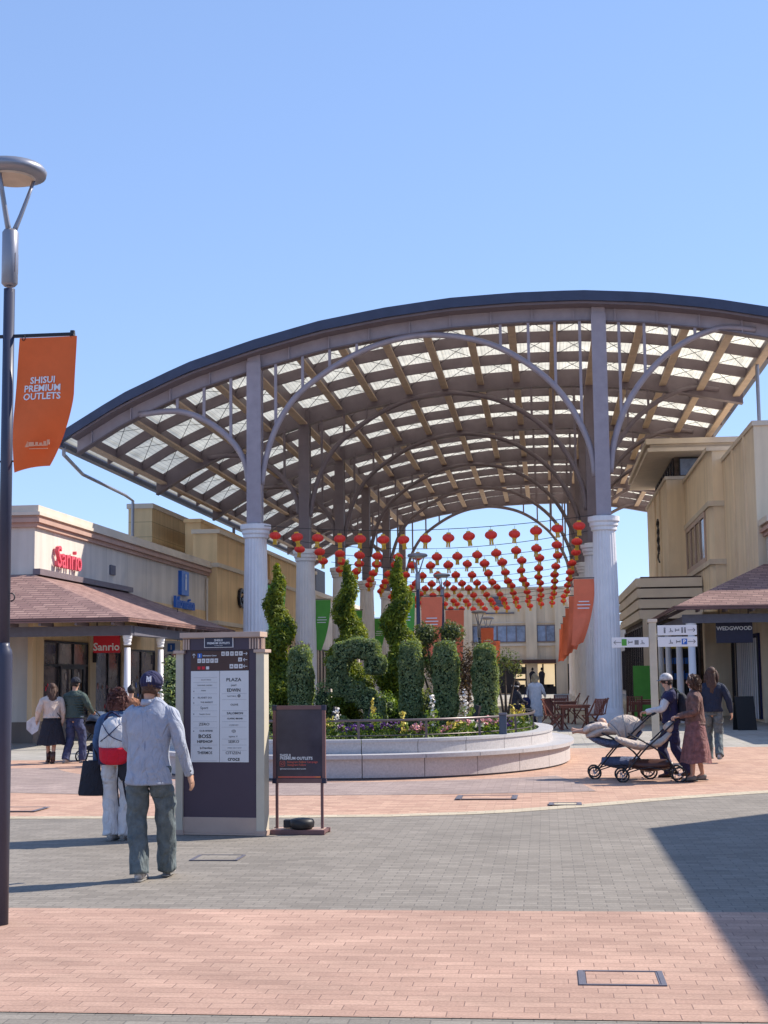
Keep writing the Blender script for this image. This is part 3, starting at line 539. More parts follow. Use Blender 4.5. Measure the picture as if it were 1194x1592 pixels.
b = MB(); pts = [(5.58, 70.9+.5*sin(t*1.1), 9.0-t*.14) for t in range(0, 16)]; b.tube(pts, [.045], 6, smooth=3); b.tube([(5.58, 70.9-.45*sin(t*1.1), 9.0-t*.14) for t in range(0, 13)], [.035], 6, smooth=3); b.build('wall_scroll_sign', 'dark', R1)
window(R1, 7.0, 48.6, 53.6, 0.1, 2.9, -1, 5, glass='ink', fr='navy', w=.08)
for k in range(11): y = 48.8+k*.46; MB().box(6.86, 6.9, y, y+.09, .1, 2.75).build('silver_bar', 'white', R1)
window(R1, 7.0, 54.3, 56.3, 0.5, 2.9, -1, 2)
R2 = empty('shop_building', (0, 0, 0), 0, 'low pale shop with moulded cornice at the right edge under the sandy building', 'shop building')
MB().box(7.25, 30, 46.6, 48.1, 0, 6.35).build('wall', 'wall_cream', R2)
b = MB()
for d, a, c in ((.10, 6.0, 6.12), (.2, 6.12, 6.24), (.12, 6.24, 6.34)): b.box(7.25-d, 30, 46.6-d, 48.12, a, c)
b.build('cornice', 'terracotta', R2); MB().box(7.03, 30, 46.38, 48.13, 6.35, 6.55).build('coping', 'cream_stone', R2)
R3 = empty('banded_pavilion', (0, 0, 0), 0, 'low corner shop with pale horizontal banded fascia beside the right canopy column', 'shop building')
MB().box(4.1, 6.4, 60.3, 75, 0, 3.8).build('wall', 'interior', R3)
b = MB(); g2 = MB()
for k in range(4): z = 3.82+k*.43; b.box(3.87-.04*k, 6.42, 60-.04*k, 75.2, z, z+.36); g2.box(3.96, 6.41, 60.1, 75, z+.36, z+.43)
b.build('fascia', 'wall_band', R3); g2.build('fascia_groove', 'boot', R3)
for k in range(5): window(R3, 4.1, 60.5+k*2.9, 63.2+k*2.9, 0.1, 3.6, -1, 2)
ywindow(R3, 60.3, 4.15, 6.3, .1, 3.6, 3)
MB().box(4.0, 4.3, 60.0, 60.3, 0, 3.82).build('pilaster', 'cream_stone', R3)
R4 = empty('shop_building', (0, 0, 0), 0, 'distant shop behind the right canopy columns', 'shop building')
MB().box(5.8, 30, 79.2, 118, 0, 5.0).build('wall', 'wall_cream', R4); MB().box(5.7, 30, 79.15, 118.1, 5.0, 5.2).build('coping', 'cream_stone', R4)
for y in (81, 89, 97, 105): window(R4, 5.8, y, y+6, 0.3, 3.2, -1, 4)
AW2 = empty('shop_awning', (0, 0, 0), 0, 'red brown shingled awning on white columns in front of the sandy building at the right', 'awning')
slab(MB(), [(3.9, 44.0, 3.62), (7.0, 47.2, 5.05), (7.0, 56.0, 5.05), (4.0, 57.0, 3.62)]).build('roof_slope', 'sh_y', AW2)
slab(MB(), [(3.9, 44.0, 3.62), (20, 44.0, 3.62), (20, 47.2, 5.05), (7.0, 47.2, 5.05)]).build('roof_slope', 'sh_x', AW2)
b = MB(); b.box(3.87, 20, 43.96, 44.0, 3.5, 3.63); b.bar((3.88, 44.0, 3.565), (3.98, 57.0, 3.565), .04, .13); b.build('eave_trim', 'shingle', AW2)
b = MB(); b.box(4.15, 20, 44.5, 44.75, 3.12, 3.38); b.box(4.28, 4.52, 44.75, 56.6, 3.125, 3.375); b.build('beam', 'beam', AW2)
for k in range(8): x = 7.2+k*1.1; MB().bar((x, 44.05, 3.48), (x, 47.0, 4.80), .07, .12).build('rafter', 'steel', AW2)
for k in range(8): y = 47.4+k*1.1; MB().bar((4.02, y, 3.47), (6.95, y, 4.80), .07, .12).build('rafter', 'steel', AW2)
for k in range(12): x = 4.6+k*.8; MB().bar((x, 44.05, 3.5), (x, 44.9, 3.5), .06, .09).build('rafter_end', 'steel', AW2)
for x, y in ((4.4, 44.62), (4.4, 48.7), (4.4, 53.0), (4.4, 56.4), (11.0, 44.62)): round_column(AW2, x, y, 3.12, .12)
r = empty('hanging_sign', (5.75, 45.2, 3.42), 0, 'dark navy hanging sign with white capital letters under the right awning', 'sign')
MB().box(-.55, .55, -.03, .03, -.90, -.04).build('board', 'navy_plate', r, bevel=.008)
text('lettering', [('WEDGWOOD', .165, TF(0, -.034, -.46), 'CENTER', .003, .003)], 'lettering', r); MB().box(-.45, -.42, -.01, .01, -.04, .75).box(.42, .45, -.01, .01, -.04, .75).build('hanger', 'dark', r)
pier = empty('shop_building', (0, 0, 0), 0, 'cream entrance pier and shop front under the right awning', 'shop pier')
MB().box(6.0, 6.95, 55.8, 56.5, 0, 3.9).build('wall', 'wall_right', pier)
# shelves seen in the dark shop by the right columns
sh = empty('display_shelf', (5.2, 57.6, 0), 0, 'dark display shelf with blue and yellow goods beyond the right awning columns', 'shelf')
b = MB(); b.box(-.7, .7, 0, .4, 0, .08); 
for z in (.7, 1.3, 1.9, 2.5): b.box(-.7, .7, 0, .4, z, z+.06)
b.box(-.74, -.7, 0, .42, 0, 2.8); b.box(.7, .74, 0, .42, 0, 2.8); b.box(-.7, .7, .4, .42, 0, 2.8); b.build('frame', 'dark', sh)
b = MB()
for k in range(9): b.box(-.65+k*.145, -.55+k*.145, .05, .3, 1.36, 1.6+.05*(k % 3)); b.box(-.65+k*.145, -.55+k*.145, .05, .3, 1.96, 2.2)
b.build('goods', 'blue', sh); MB().box(-.6, .6, .05, .3, 2.56, 2.66).build('goods', 'fl_yellow', sh)
gp = tag(MB().box(-.45, .45, -.03, .03, 0, 1.9).build('green_panel', 'green'), 'bright green panel standing behind the slim columns at the right', 'panel'); gp.location = (3.75, 56.0, 0)
SA = empty('shop_awning', (0, 0, 0), 0, 'side awning outside the picture at the right that shades the paving', 'awning')
MB().box(8.0, 14, 36.0, 43.9, 3.1, 3.35).build('roof_slope', 'shingle', SA)
for x, y in ((8.3, 36.4), (8.3, 40), (8.3, 43.5), (13.5, 36.4)): round_column(SA, x, y, 3.1, .15)
# off-frame building at the right whose roof edge throws the big shadow on the road
R5 = empty('shop_building', (0, 0, 0), 0, 'near shop outside the picture at the right that shades the road', 'shop building')
Lh = 6.0/math.tan(radians(SUN_EL)); ox, oy = SUN_DIR.x*Lh, SUN_DIR.y*Lh
cx0, cy0 = 1.04+ox, 16.1+oy
MB().poly([(cx0, -6+oy), (26, -6+oy), (26, cy0+12.5), (cx0+9, cy0+12.5), (cx0+1.6, cy0+1.75), (cx0, cy0)], 0, 6.0).build('wall', 'wall_cream', R5)
# ------------------------------------------------------------------ canopy
PROF = [(-15.75, 9.66), (-13.66, 10.90), (-11.46, 11.87), (-9.28, 12.55), (-7.11, 13.10), (-4.96, 13.46), (-2.83, 13.70), (-.72, 13.79), (1.37, 13.79), (3.43, 13.64), (5.47, 13.36), (7.36, 12.98), (8.0, 12.84)]
px_ = np.array([p[0] for p in PROF]); pz_ = np.array([p[1] for p in PROF])
def top(x): return float(np.interp(x, px_, pz_))-.30
YR = [46.3+9.9*k for k in range(6)]
XL, XR = -9.3, 1.95
CN = empty('plaza_canopy', (0, 0, 0), 0, 'great arched steel canopy with pale translucent roof on white fluted columns', 'canopy')
def ribbon(b, xs, y0, y1, dz0, dz1):
    """a beam following the roof curve between two depths below the skin"""
    for i in range(len(xs)-1):
        a, c = xs[i], xs[i+1]; za, zc = top(a), top(c)
        b.add([(a, y0, za+dz0), (c, y0, zc+dz0), (c, y1, zc+dz0), (a, y1, za+dz0), (a, y0, za+dz1), (c, y0, zc+dz1), (c, y1, zc+dz1), (a, y1, za+dz1)],
              [(0, 1, 2, 3), (7, 6, 5, 4), (0, 4, 5, 1), (1, 5, 6, 2), (2, 6, 7, 3), (3, 7, 4, 0)])
    return b
xs = list(np.linspace(-15.3, 7.8, 34)); xr = list(np.linspace(-15.6, 7.95, 34))
ribbon(MB(), xr, 45.75, 96.6, .03, .0).build('roof_sheet', 'roofsheet', CN)
ribbon(MB(), [-15.75]+xr[1:-1]+[8.02], 45.45, 45.75, .30, -.02).build('front_trim', 'edge', CN)
ribbon(MB(), xs, 45.56, 46.16, -.022, -.10).build('front_soffit', 'steel', CN)
for sx in (-15.75, 7.97): 
    z = top(sx); MB().box(sx-.12, sx+.1, 45.75, 96.8, z-.1, z+.22).build('gutter', 'edge', CN)
for k, Y in enumerate(YR):
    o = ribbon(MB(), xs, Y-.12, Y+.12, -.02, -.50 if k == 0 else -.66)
    o.build('main_beam', 'steel_front_lit' if k == 0 else 'steel', CN)
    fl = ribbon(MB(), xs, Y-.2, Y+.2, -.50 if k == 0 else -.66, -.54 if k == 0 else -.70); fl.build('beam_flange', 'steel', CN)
    if k == 0:
        for j in range(18): x = -14.8+j*1.33; MB().box(x-.02, x+.02, Y-.2, Y-.12, top(x)-.5, top(x)-.02).build('stiffener', 'steel_front_lit', CN)
    if k < 5:
        for j in (1, 2): ribbon(MB(), xs, Y+j*3.3-.07, Y+j*3.3+.07, -.03, -.40).build('cross_beam', 'steel', CN)
PX = [-15.0, -13.52, -12.11, -10.7, XL, -7.89, -6.49, -5.08, -3.68, -2.27, -.86, .54, XR, 3.36, 4.77, 6.18, 7.55]
for x in PX:
    big = x in (XL, XR); z = top(x); w = .16 if big else .13; b = MB(); b.box(x-w*.35, x+w*.35, YR[0]+.12, YR[5]-.12, z-(.62 if big else .40), z-.08)
    p = b.build('purlin', 'steel', CN); MB().box(x-w, x+w, YR[0]+.12, YR[5]-.12, z-(.68 if big else .47), z-(.62 if big else .40)).build('flange', 'tan', p)
for k in range(5):
    b = MB()
    for j in range(3):
        y0 = YR[k]+j*3.3; y1 = y0+3.3
        for i in range(len(PX)-1):
            a, c = PX[i], PX[i+1]
            b.bar((a, y0, top(a)-.12), (c, y1, top(c)-.12), .016, .016); b.bar((c, y0, top(c)-.16), (a, y1, top(a)-.16), .016, .016)
    b.build('tie_rod', 'cable', CN)
HC = 6.63
flute = []
def fluted(b, x, y, z0, z1, r0, r1, n=20):
    m = n*3
    for j, (z, r) in enumerate(((z0, r0), (z0+(z1-z0)*.35, r0*.985), (z0+(z1-z0)*.7, (r0+r1)/2), (z1, r1))):
        for k in range(m):
            a = 2*pi*k/m; rr = r*(1 if k % 3 else .95); b.v.append((x+cos(a)*rr, y+sin(a)*rr, z))
    n0 = len(b.v)-4*m
    for j in range(3):
        for k in range(m): b.f.append((n0+j*m+k, n0+j*m+(k+1) % m, n0+(j+1)*m+(k+1) % m, n0+(j+1)*m+k))
    b.f.append(tuple(n0+3*m+k for k in range(m))); return b
for k, Y in enumerate(YR):
    for X in (XL, XR):
        b = MB(); b.box(X-.21, X+.21, Y-.30, Y-.25, HC, top(X)-.01); b.box(X-.21, X+.21, Y+.2, Y+.25, HC, top(X)-.05); b.box(X-.19, X+.19, Y-.25, Y+.2, HC, top(X)-.05)
        c = b.build('column', 'steel_front_lit' if k == 0 else 'steel', CN)
        MB().box(X-.235, X+.235, Y-.33, Y-.30, HC, top(X)-.3).build('column_plate', 'steel_front_lit', c) if k == 0 else None
        fluted(MB(), X, Y, .55, HC-.5, .43, .355).build('fluted_shaft', 'white', c)
        b = MB(); b.lathe([(.37, HC-.5), (.41, HC-.47), (.41, HC-.38), (.45, HC-.33), (.45, HC-.24), (.50, HC-.19), (.50, HC-.04), (.3, HC)], 24, (X, Y, 0)); b.build('capital', 'white', c)
        b = MB(); b.box(X-.47, X+.47, Y-.47, Y+.47, 0, .3); b.lathe([(.46, .3), (.46, .42), (.44, .55)], 24, (X, Y, 0)); b.build('plinth', 'white', c)
    yc = Y-.12
    # centre arch (between the columns) and half arches outside them
    def arch(pts): MB().tube([(p[0], yc, p[1]) for p in pts], [(.10, .10)], 8, ref=(0, 1, 0), smooth=4).build('arch', 'steel_front_lit' if k == 0 else 'steel', CN, True)
    cp = [(-9.08, 7.9), (-8.95, 8.7), (-8.6, 9.75), (-8.0, 10.7), (-7.1, 11.45), (-6.0, 12.1), (-4.9, 12.5), (-3.68, 12.68), (-2.4, 12.55), (-1.3, 12.2), (-.25, 11.55), (.6, 10.75), (1.2, 9.8), (1.6, 8.8), (1.72, 7.9)]
    arch(cp)
    lp = [(-9.52, 8.0), (-9.65, 8.7), (-10.1, 9.4), (-10.9, 10.05), (-11.9, 10.42), (-13.2, 10.35)]; arch(lp)
    rp = [(2.2, 8.0), (2.35, 9.0), (2.8, 10.2), (3.6, 11.3), (4.6, 12.1), (5.8, 12.55), (6.9, 12.45)]; arch(rp)
    def rods(pp, xx):
        xa = [p[0] for p in pp]; za = [p[1] for p in pp]
        if xa[0] > xa[-1]: xa = xa[::-1]; za = za[::-1]
        for x in xx:
            z = float(np.interp(x, xa, za)); t = top(x)-.5
            if t-z > .15: MB().box(x-.045, x+.045, yc-.045, yc+.045, z, t).build('hanger_rod', 'steel_front_lit' if k == 0 else 'steel', CN)
    rods(cp, (-8.6, -7.7, -6.8, -5.9, -1.2, -.3, .55, 1.35)); rods(lp, (-10.1, -11.0, -11.9, -12.7)); rods(rp, (2.6, 3.4, 4.2, 5.0))
# rain pipes at the eaves
b = MB(); b.tube([(-15.7, 46.0, 9.3), (-15.7, 46.0, 9.05), (-16.35, 50, 8.95), (-16.7, 56.5, 9.0), (-16.7, 57.6, 8.9), (-16.7, 57.6, 5.9)], [.065], 8); b.build('rain_pipe', 'alu', CN)
b = MB(); b.tube([(7.95, 50.2, 12.7), (7.9, 50.2, 12.45), (7.55, 50.2, 12.3), (7.5, 50.2, 12.1), (7.5, 50.2, 9.86)], [.065], 8); b.build('rain_pipe', 'alu', CN)
b = MB(); b.tube([(-15.6, 72.0, 9.2), (-15.6, 72, 8.6), (-15.2, 73, 8.4), (-15.2, 73, 7.0)], [.08], 8); b.build('rain_pipe', 'beam', CN)
# ------------------------------------------------------------------ lanterns
def make_lantern():
    r = empty('lantern'); R = .205; H = .145
    b = MB(); n = 28; m = 8; base = 0
    for i in range(m+1):
        t = pi*(.1+.8*i/m)
        for k in range(n): a = 2*pi*k/n; w = 1 if k % 2 else .95; b.v.append((R*sin(t)*w*cos(a), R*sin(t)*w*sin(a), H*cos(t)))
    for i in range(m):
        for k in range(n): b.f.append((i*n+k, (i+1)*n+k, (i+1)*n+(k+1) % n, i*n+(k+1) % n))
    b.build('body', 'red', r)
    MB().lathe([(.075, H*.9), (.075, H+.03), (.05, H+.035)], 12).build('top_cap', 'gold', r)
    c = MB().lathe([(.07, -H-.03), (.08, -H-.025), (.08, -H*.9)], 12).build('bottom_cap', 'gold', r)
    t = MB(); 
    for k in range(8): a = k*pi/4; t.bar((cos(a)*.05, sin(a)*.05, -H-.02), (cos(a)*.065, sin(a)*.065, -H-.17), .022, .022)
    t.build('tassel', 'gold', r)
    t = MB().tube([(0, 0, H), (0, 0, H+.14)], [.006], 5).build('hook', 'cable', r)
    return r
lan0 = make_lantern(); first = True
rng = random.Random(3)
colw = ['nearest', 'second', 'third', 'fourth', 'fifth', 'sixth', 'seventh', 'eighth', 'ninth', 'farthest']
posw = ['at its left end', 'second from its left end', 'third from its left end', 'fourth from its left end', 'fifth from its left end', 'sixth from its left end', 'seventh from its left end', 'in the middle', 'seventh from its right end', 'sixth from its right end', 'fifth from its right end', 'fourth from its right end', 'third from its right end', 'second from its right end', 'at its right end']
for r_ in range(10):
    Y = 45.95+4.95*r_; zl, zr = 6.52-.02*r_, 6.62-.02*r_; sag = .30 if r_ == 0 else .42+.05*sin(r_*2.1)
    offr = rng.uniform(-.08, .08)
    def zline(u): return zl+(zr-zl)*u-sag*4*u*(1-u)*1.0
    b = MB(); b.tube([(-8.95+10.55*u, Y, zline(u)) for u in np.linspace(0, 1, 14)], [.012], 5)
    tag(b.build('lantern_string', 'cable'), f'thin dark cord carrying the {colw[r_]} row of red lanterns between the columns', 'cord', 'cords of the lantern rows')
    for i in range(15):
        o = lan0 if first else copy_tree(lan0); first = False
        u = (i+.55+offr)/15.1; z = zline(u)-.29
        o.location = (-8.95+10.55*u+rng.uniform(-.03, .03), Y, z+rng.uniform(-.02, .02)); o.rotation_euler = (rng.uniform(-.12, .12), rng.uniform(-.14, .14), rng.uniform(0, 6))
        s = rng.uniform(.91, 1.0); o.scale = (s, s, s)
        tag(o, f'red lantern on the {colw[r_]} string, {posw[i]}', 'lantern', 'red lanterns strung across the canopy')
# ------------------------------------------------------------------ banners
def banner_cloth(w, h, seed, amp=.05, sweep=0.25, nx=8, nz=14):
    """cloth hanging from its top edge, swept and rippled by wind; thin but two-sided"""
    rg = random.Random(seed); p1, p2 = rg.uniform(0, 6), rg.uniform(0, 6); b = MB(); V = []
    for th in (0, 1):
        for j in range(nz+1):
            t = j/nz
            for i in range(nx+1):
                s = i/nx; x = s*w*(1-.10*t*t)-sweep*t*t*(.35+.65*s)*1.0; y = amp*t*sin(s*5+t*4+p1)+amp*.6*t*sin(t*9+p2)+th*.004
                V.append((x, y, -t*h*(1-.05*s*(1-abs(sweep)))-0.03*t*sin(s*6+p1)))
    F = []; q = (nx+1)*(nz+1)
    for j in range(nz):
        for i in range(nx):
            a = j*(nx+1)+i; F.append((a, a+1, a+nx+2, a+nx+1)); F.append((q+a, q+a+nx+1, q+a+nx+2, q+a+1))
    b.add(V, F); return b
def banner(x, y, z, w, h, m, seed, label, sweep=.2, arm=True, txt=True, flip=1, amp=.05, arm0=0.0):
    r = empty('banner', (x, y, z), 0, label, 'banner', 'banners hung on posts and columns')
    banner_cloth(w, h, seed, amp, sweep).build('cloth', m, r, True)
    if arm: MB().bar((-arm0-.02, 0, .03), (w+.04, 0, .03), .03, .03).build('arm', 'dark', r)
    if txt:
        c = r.children[0]
        b = MB()
        for q, wd in ((.34, .5), (.39, .62), (.44, .55)): b.box(w*.5-w*wd/2-sweep*q*q*.7, w*.5+w*wd/2-sweep*q*q*.7, -amp-.03, -amp-.026, -h*q-.018, -h*q+.012)
        b.build('print', 'lettering', r)
    return r
names = ['nearest', 'second', 'third', 'fourth', 'fifth', 'sixth']
for k, Y in enumerate(YR[:6]):
    banner(XR-1.0, Y-.1, 4.62-.03*k, .66, 2.1, 'orange2', 20+k, f'coral orange banner on the {names[k]} right canopy column, wind swept', sweep=.34, arm0=0, amp=.10, txt=(k == 0))
for k, Y in enumerate(YR[:4]):
    banner(XL+.36, Y+.05, 4.62, .62, 2.0, 'green', 40+k, f'green banner on the {names[k]} left canopy column', sweep=.3, txt=(k > 0), amp=.05)
# ------------------------------------------------------------------ lamp posts
def lamp_head(par, z, s=1.0, arms=3):
    b = MB(); b.lathe([(.04*s, z-.86*s), (.058*s, z-.84*s), (.058*s, z-.46*s), (.045*s, z-.44*s)], 16); b.build('neck', 'alu', par, True)
    b = MB()
    for k in range(arms):
        a = radians(20+k*360/arms); c_, s_ = cos(a), sin(a)
        b.tube([(c_*.02*s, s_*.02*s, z-.46*s), (c_*.07*s, s_*.07*s, z-.33*s), (c_*.16*s, s_*.16*s, z-.06*s)], [.022*s, .018*s, .013*s], 6, smooth=2)
    b.build('arm', 'alu', par, True)
    b = MB(); b.lathe([(.16*s, z-.055*s), (.245*s, z-.035*s), (.255*s, z), (.23*s, z+.035*s), (.12*s, z+.055*s), (.01, z+.06*s)], 28); b.build('lamp_head', 'alu', par, True)
    b = MB(); b.lathe([(.01, z-.066*s), (.165*s, z-.064*s), (.175*s, z-.050*s)], 28); b.build('diffuser', 'diffuser', par)
LP = empty('street_lamp', (-3.79, 9.87, 0), 0, 'tall navy lamp post with disc head at the left edge of the photo', 'street lamp')
MB().tube([(0, 0, 1.92), (0, 0, 4.5)], [.044, .040], 20).build('pole', 'pole', LP, True)
MB().lathe([(.068, 0), (.066, 1.86), (.06, 1.90), (.045, 1.925), (.044, 1.95)], 24).build('base_tube', 'pole', LP, True)
lamp_head(LP, 5.38)
MB().box(.040, .052, -.03, .03, 4.62, 4.76).build('label_plate', 'steel', LP)
MB().bar((-.15, 0, 4.15), (.46, 0, 4.15), .022, .022).lathe([(.018, 0), (.022, .01), (.018, .05)], 8, (.475, 0, 4.125)).build('banner_arm', 'dark', LP)
MB().tube([(.05+.028*cos(t), .0, 2.27+.028*sin(t)) for t in np.linspace(0, 2*pi, 14)], [.005], 6).build('hook_ring', 'dark', LP)
MB().bar((-.1, 0, 3.24), (.09, 0, 3.24), .012, .012).build('lower_arm', 'dark', LP)
NB = empty('banner', (-3.70, 9.85, 4.13), 0, 'near orange banner with white capital letters on the navy lamp post', 'banner', 'banners hung on posts and columns')
b = MB(); nx, nz = 12, 22; V = []; F = []
def bxy(s, t):
    xl = .0-.035*sin(min(t*2.4, 1.5)*1.0)+(.0 if t < .6 else (t-.6)*.06); xr = .425-.03*t-(0 if t < .45 else (t-.45)**1.5*.42)
    x = xl+(xr-xl)*s; z = -t*(.98-.05*s-.02*sin(s*3))
    return x, .018*sin(s*4+t*5)*(.3+t)+.03*t*sin(t*6+s*2), z
for th in (0, .003):
    for j in range(nz+1):
        for i in range(nx+1): x, y, z = bxy(i/nx, j/nz); V.append((x, y+th, z))
q = (nx+1)*(nz+1)
for j in range(nz):
    for i in range(nx): a = j*(nx+1)+i; F += [(a, a+1, a+nx+2, a+nx+1), (q+a, q+a+nx+1, q+a+nx+2, q+a+1)]
b.add(V, F); cl = b.build('cloth', 'orange', NB, True)
def on_cloth(items, m, par, name, lift=.004):
    V, F = textmesh(items); out = []
    for x, y, z in V:
        t = min(max(-z/.95, 0), 1); s = min(max(x/.41, 0), 1); X, Y2, Z = bxy(s, t); out.append((x-(.02 if t > .2 else 0)-.02*t, Y2-lift, z))
    o = MB(); o.v = out; o.f = F; return o.build(name, m, par)
on_cloth([('SHISUI', .068, TF(.205, 0, -.315), 'CENTER', 0, .0015), ('PREMIUM', .068, TF(.205, 0, -.375), 'CENTER', 0, .0015), ('OUTLETS', .068, TF(.205, 0, -.435), 'CENTER', 0, .0015)], 'lettering', cl, 'lettering')
b = MB()
for x0, x1, z0, z1 in ((.10, .115, -.79, -.70), (.095, .12, -.80, -.79), (.103, .112, -.70, -.675), (.12, .16, -.795, -.765), (.16, .26, -.793, -.785), (.17, .19, -.785, -.765), (.2, .22, -.785, -.77), (.23, .25, -.785, -.76), (.255, .275, -.785, -.75), (.125, .26, -.815, -.810)):
    b.box(x0-.03, x1-.03, -.034, -.030, z0, z1)
b.build('emblem', 'peach', cl)
MB().tube([(.03+.012*cos(t), 0, -.0+.02*sin(t)) for t in np.linspace(0, 6.28, 9)], [.003], 5).tube([(.39+.012*cos(t), 0, .02*sin(t)) for t in np.linspace(0, 6.28, 9)], [.003], 5).build('ring', 'dark', NB)
def small_lamp(px, Y, topy, label, bann, hs=1.3):
    X = (px-848)/2250*Y; z = 1.7+(1045-topy)/2250*Y
    r = empty('street_lamp', (X, Y, 0), 0, label, 'street lamp', 'lamp posts in the mall')
    MB().tube([(0, 0, 1.9), (0, 0, z-.8*hs)], [.07, .06], 12).build('pole', 'pole', r, True); MB().lathe([(.11, 0), (.1, 1.85), (.07, 1.9)], 14).build('base_tube', 'pole', r, True)
    lamp_head(r, z, hs)
    for s_, m_, zz, nm in bann:
        banner(X+(.1 if s_ > 0 else -.78), Y, zz, .68, 2.0, m_, int(px), nm, sweep=.03, amp=.02)
    return r
small_lamp(653, 46.5, 861, 'tall grey lamp post with disc head just right of the third spiral tree', [(1, 'orange2', 4.15, 'coral banner right of the tall grey lamp post behind the topiary'), (-1, 'green', 4.3, 'green banner left of the tall grey lamp post behind the topiary')], 1.3)
small_lamp(691, 53, 893, 'grey lamp post with disc head right of the tall one, above the round clipped tree', [(1, 'orange2', 4.0, 'coral banner right of the second grey lamp post'), (-1, 'green', 4.0, 'green banner left of the second grey lamp post')], 1.2)
small_lamp(747, 78, 951, 'dark far lamp post with cone lantern before the blue windows', [(1, 'orange2', 4.1, 'small orange banner on the far dark lamp post')], 1.6)
small_lamp(760, 92, 961, 'dark farthest lamp post beside the far orange banner', [(1, 'orange2', 3.7, 'lowest small orange banner on the farthest lamp post')], 1.7)
# ------------------------------------------------------------------ planter
PC = (-3.6, 29.0)
def sup(a, b, t, n=2.25): c, s = cos(t), sin(t); return (a*abs(c)**(2/n)*(1 if c >= 0 else -1), b*abs(s)**(2/n)*(1 if s >= 0 else -1))
PL = empty('planter', (PC[0], PC[1], 0), 0, 'low oval granite planter with a seat ledge, filled with topiary and spring flowers', 'planter')
def ringwall(b, ao, bo, ai, bi, z0, z1, t0, t1, seg=6):
    P = []; 
    for k in range(seg+1): P.append(sup(ao, bo, t0+(t1-t0)*k/seg))
    for k in range(seg, -1, -1): P.append(sup(ai, bi, t0+(t1-t0)*k/seg))
    return b.poly(P, z0, z1)
w1 = MB(); w2 = MB(); w3 = MB(); w4 = MB(); N = 26
for k in range(N):
    t0 = 2*pi*k/N+.0015; t1 = 2*pi*(k+1)/N-.0015
    ringwall(w1, 4.04, 5.52, 3.6, 5.1, .035, .34, t0, t1); ringwall(w2, 4.12, 5.60, 3.62, 5.1, .34, .405, t0, t1)
    ringwall(w3, 3.70, 5.18, 3.5, 4.98, .405, .585, t0, t1); ringwall(w4, 3.72, 5.20, 3.44, 4.92, .585, .63, t0, t1)
w1.build('wall', 'granite', PL); w2.build('seat', 'granite_top', PL); w3.build('upper_wall', 'granite', PL); w4.build('coping', 'granite_top', PL)
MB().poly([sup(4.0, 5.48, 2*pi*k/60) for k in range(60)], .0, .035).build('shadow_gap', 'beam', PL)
MB().poly([sup(3.52, 5.0, 2*pi*k/60) for k in range(60)], .3, .52).build('soil', 'soil', PL)
FR = empty('garden_rail', (PC[0], PC[1], 0), 0, 'low brown metal rail round the planting in the oval planter', 'railing')
tt = np.linspace(radians(-178), radians(25), 44)
MB().tube([(*sup(3.36, 4.85, t), .93) for t in tt], [(.018, .022)], 8).build('top_rail', 'rail', FR, True); MB().tube([(*sup(3.36, 4.85, t), .68) for t in tt], [.010], 6).build('lower_rail', 'rail', FR, True)
for k in range(0, 44, 4):
    x, y = sup(3.36, 4.85, tt[k]); MB().box(x-.02, x+.02, y-.012, y+.012, .5, .92).build('post', 'rail', FR)
def L(px, Y): return (px-848-(0))/2250*Y
def hedge(name, boxes, label, seed, cat='topiary', group='clipped hedge letters in the planter', dens=2700, m='hedge', leaf=.026):
    r = empty(name, (boxes[0][0][0], boxes[0][0][1], .5), 0, label, cat, group); ox, oy = boxes[0][0][0], boxes[0][0][1]
    core = MB(); P = []; Nn = []
    for i, (c, h) in enumerate(boxes):
        cc = (c[0]-ox, c[1]-oy, c[2]-.5)
        core.tube([(cc[0], cc[1], cc[2]-h[2]*.97), (cc[0], cc[1], cc[2]-h[2]*.5), (cc[0], cc[1], cc[2]+h[2]*.5), (cc[0], cc[1], cc[2]+h[2]*.80)], [(h[0]*.8, h[1]*.8), (h[0]*.88, h[1]*.86), (h[0]*.88, h[1]*.86), (h[0]*.6, h[1]*.6)], 12)
        area = 8*(h[0]*h[1]+h[1]*h[2]+h[0]*h[2]); n = int(area*dens); p, nr = box_surface(n, cc, h, seed+i); P.append(p); Nn.append(nr)
    tw = MB(); rt = random.Random(seed)
    for _ in range(40):
        c, h = boxes[rt.randrange(len(boxes))]; x = c[0]-ox+rt.uniform(-1, 1)*h[0]; z = c[2]-.5+h[2]*rt.choice([1, 1, rt.uniform(-.9, .9)]); y = c[1]-oy-h[1]*rt.uniform(-.9, .95)
        tw.tube([(x, y, z-.05), (x+rt.uniform(-.03, .03), y-.01, z+rt.uniform(.01, .06))], [.004, .002], 4)
    tw.build('twig', 'bark', r)
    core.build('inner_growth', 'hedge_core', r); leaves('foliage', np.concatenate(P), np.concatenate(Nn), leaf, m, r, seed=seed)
    return r
HY = 27.0
def hb(p0, p1, z0, z1, dy=0, d=.22): x0, x1 = L(p0, HY), L(p1, HY); return (((x0+x1)/2, HY+dy, (z0+z1)/2), ((x1-x0)/2, d, (z1-z0)/2))
hedge('hedge_letter', [hb(447, 486, .5, 2.27)], 'clipped hedge letter I standing behind the poster stand', 11)
S_ = []
cx, cw = (L(507, HY)+L(600, HY))/2, (L(600, HY)-L(507, HY))/2
for k in range(15):      # S drawn as a run of overlapping blocks along its stroke
    t = k/14; a = [(.78, 1.93), (.55, 2.2), (.05, 2.24), (-.45, 2.17), (-.72, 1.92), (-.74, 1.68), (-.5, 1.52), (-.05, 1.42), (.4, 1.30), (.72, 1.12), (.76, .9), (.5, .72), (.0, .64), (-.5, .66), (-.74, .78)][k]
    S_.append(((cx+a[0]*cw*.84, HY+random.uniform(-.02, .02), a[1]-.06), (.20, .22, .185)))
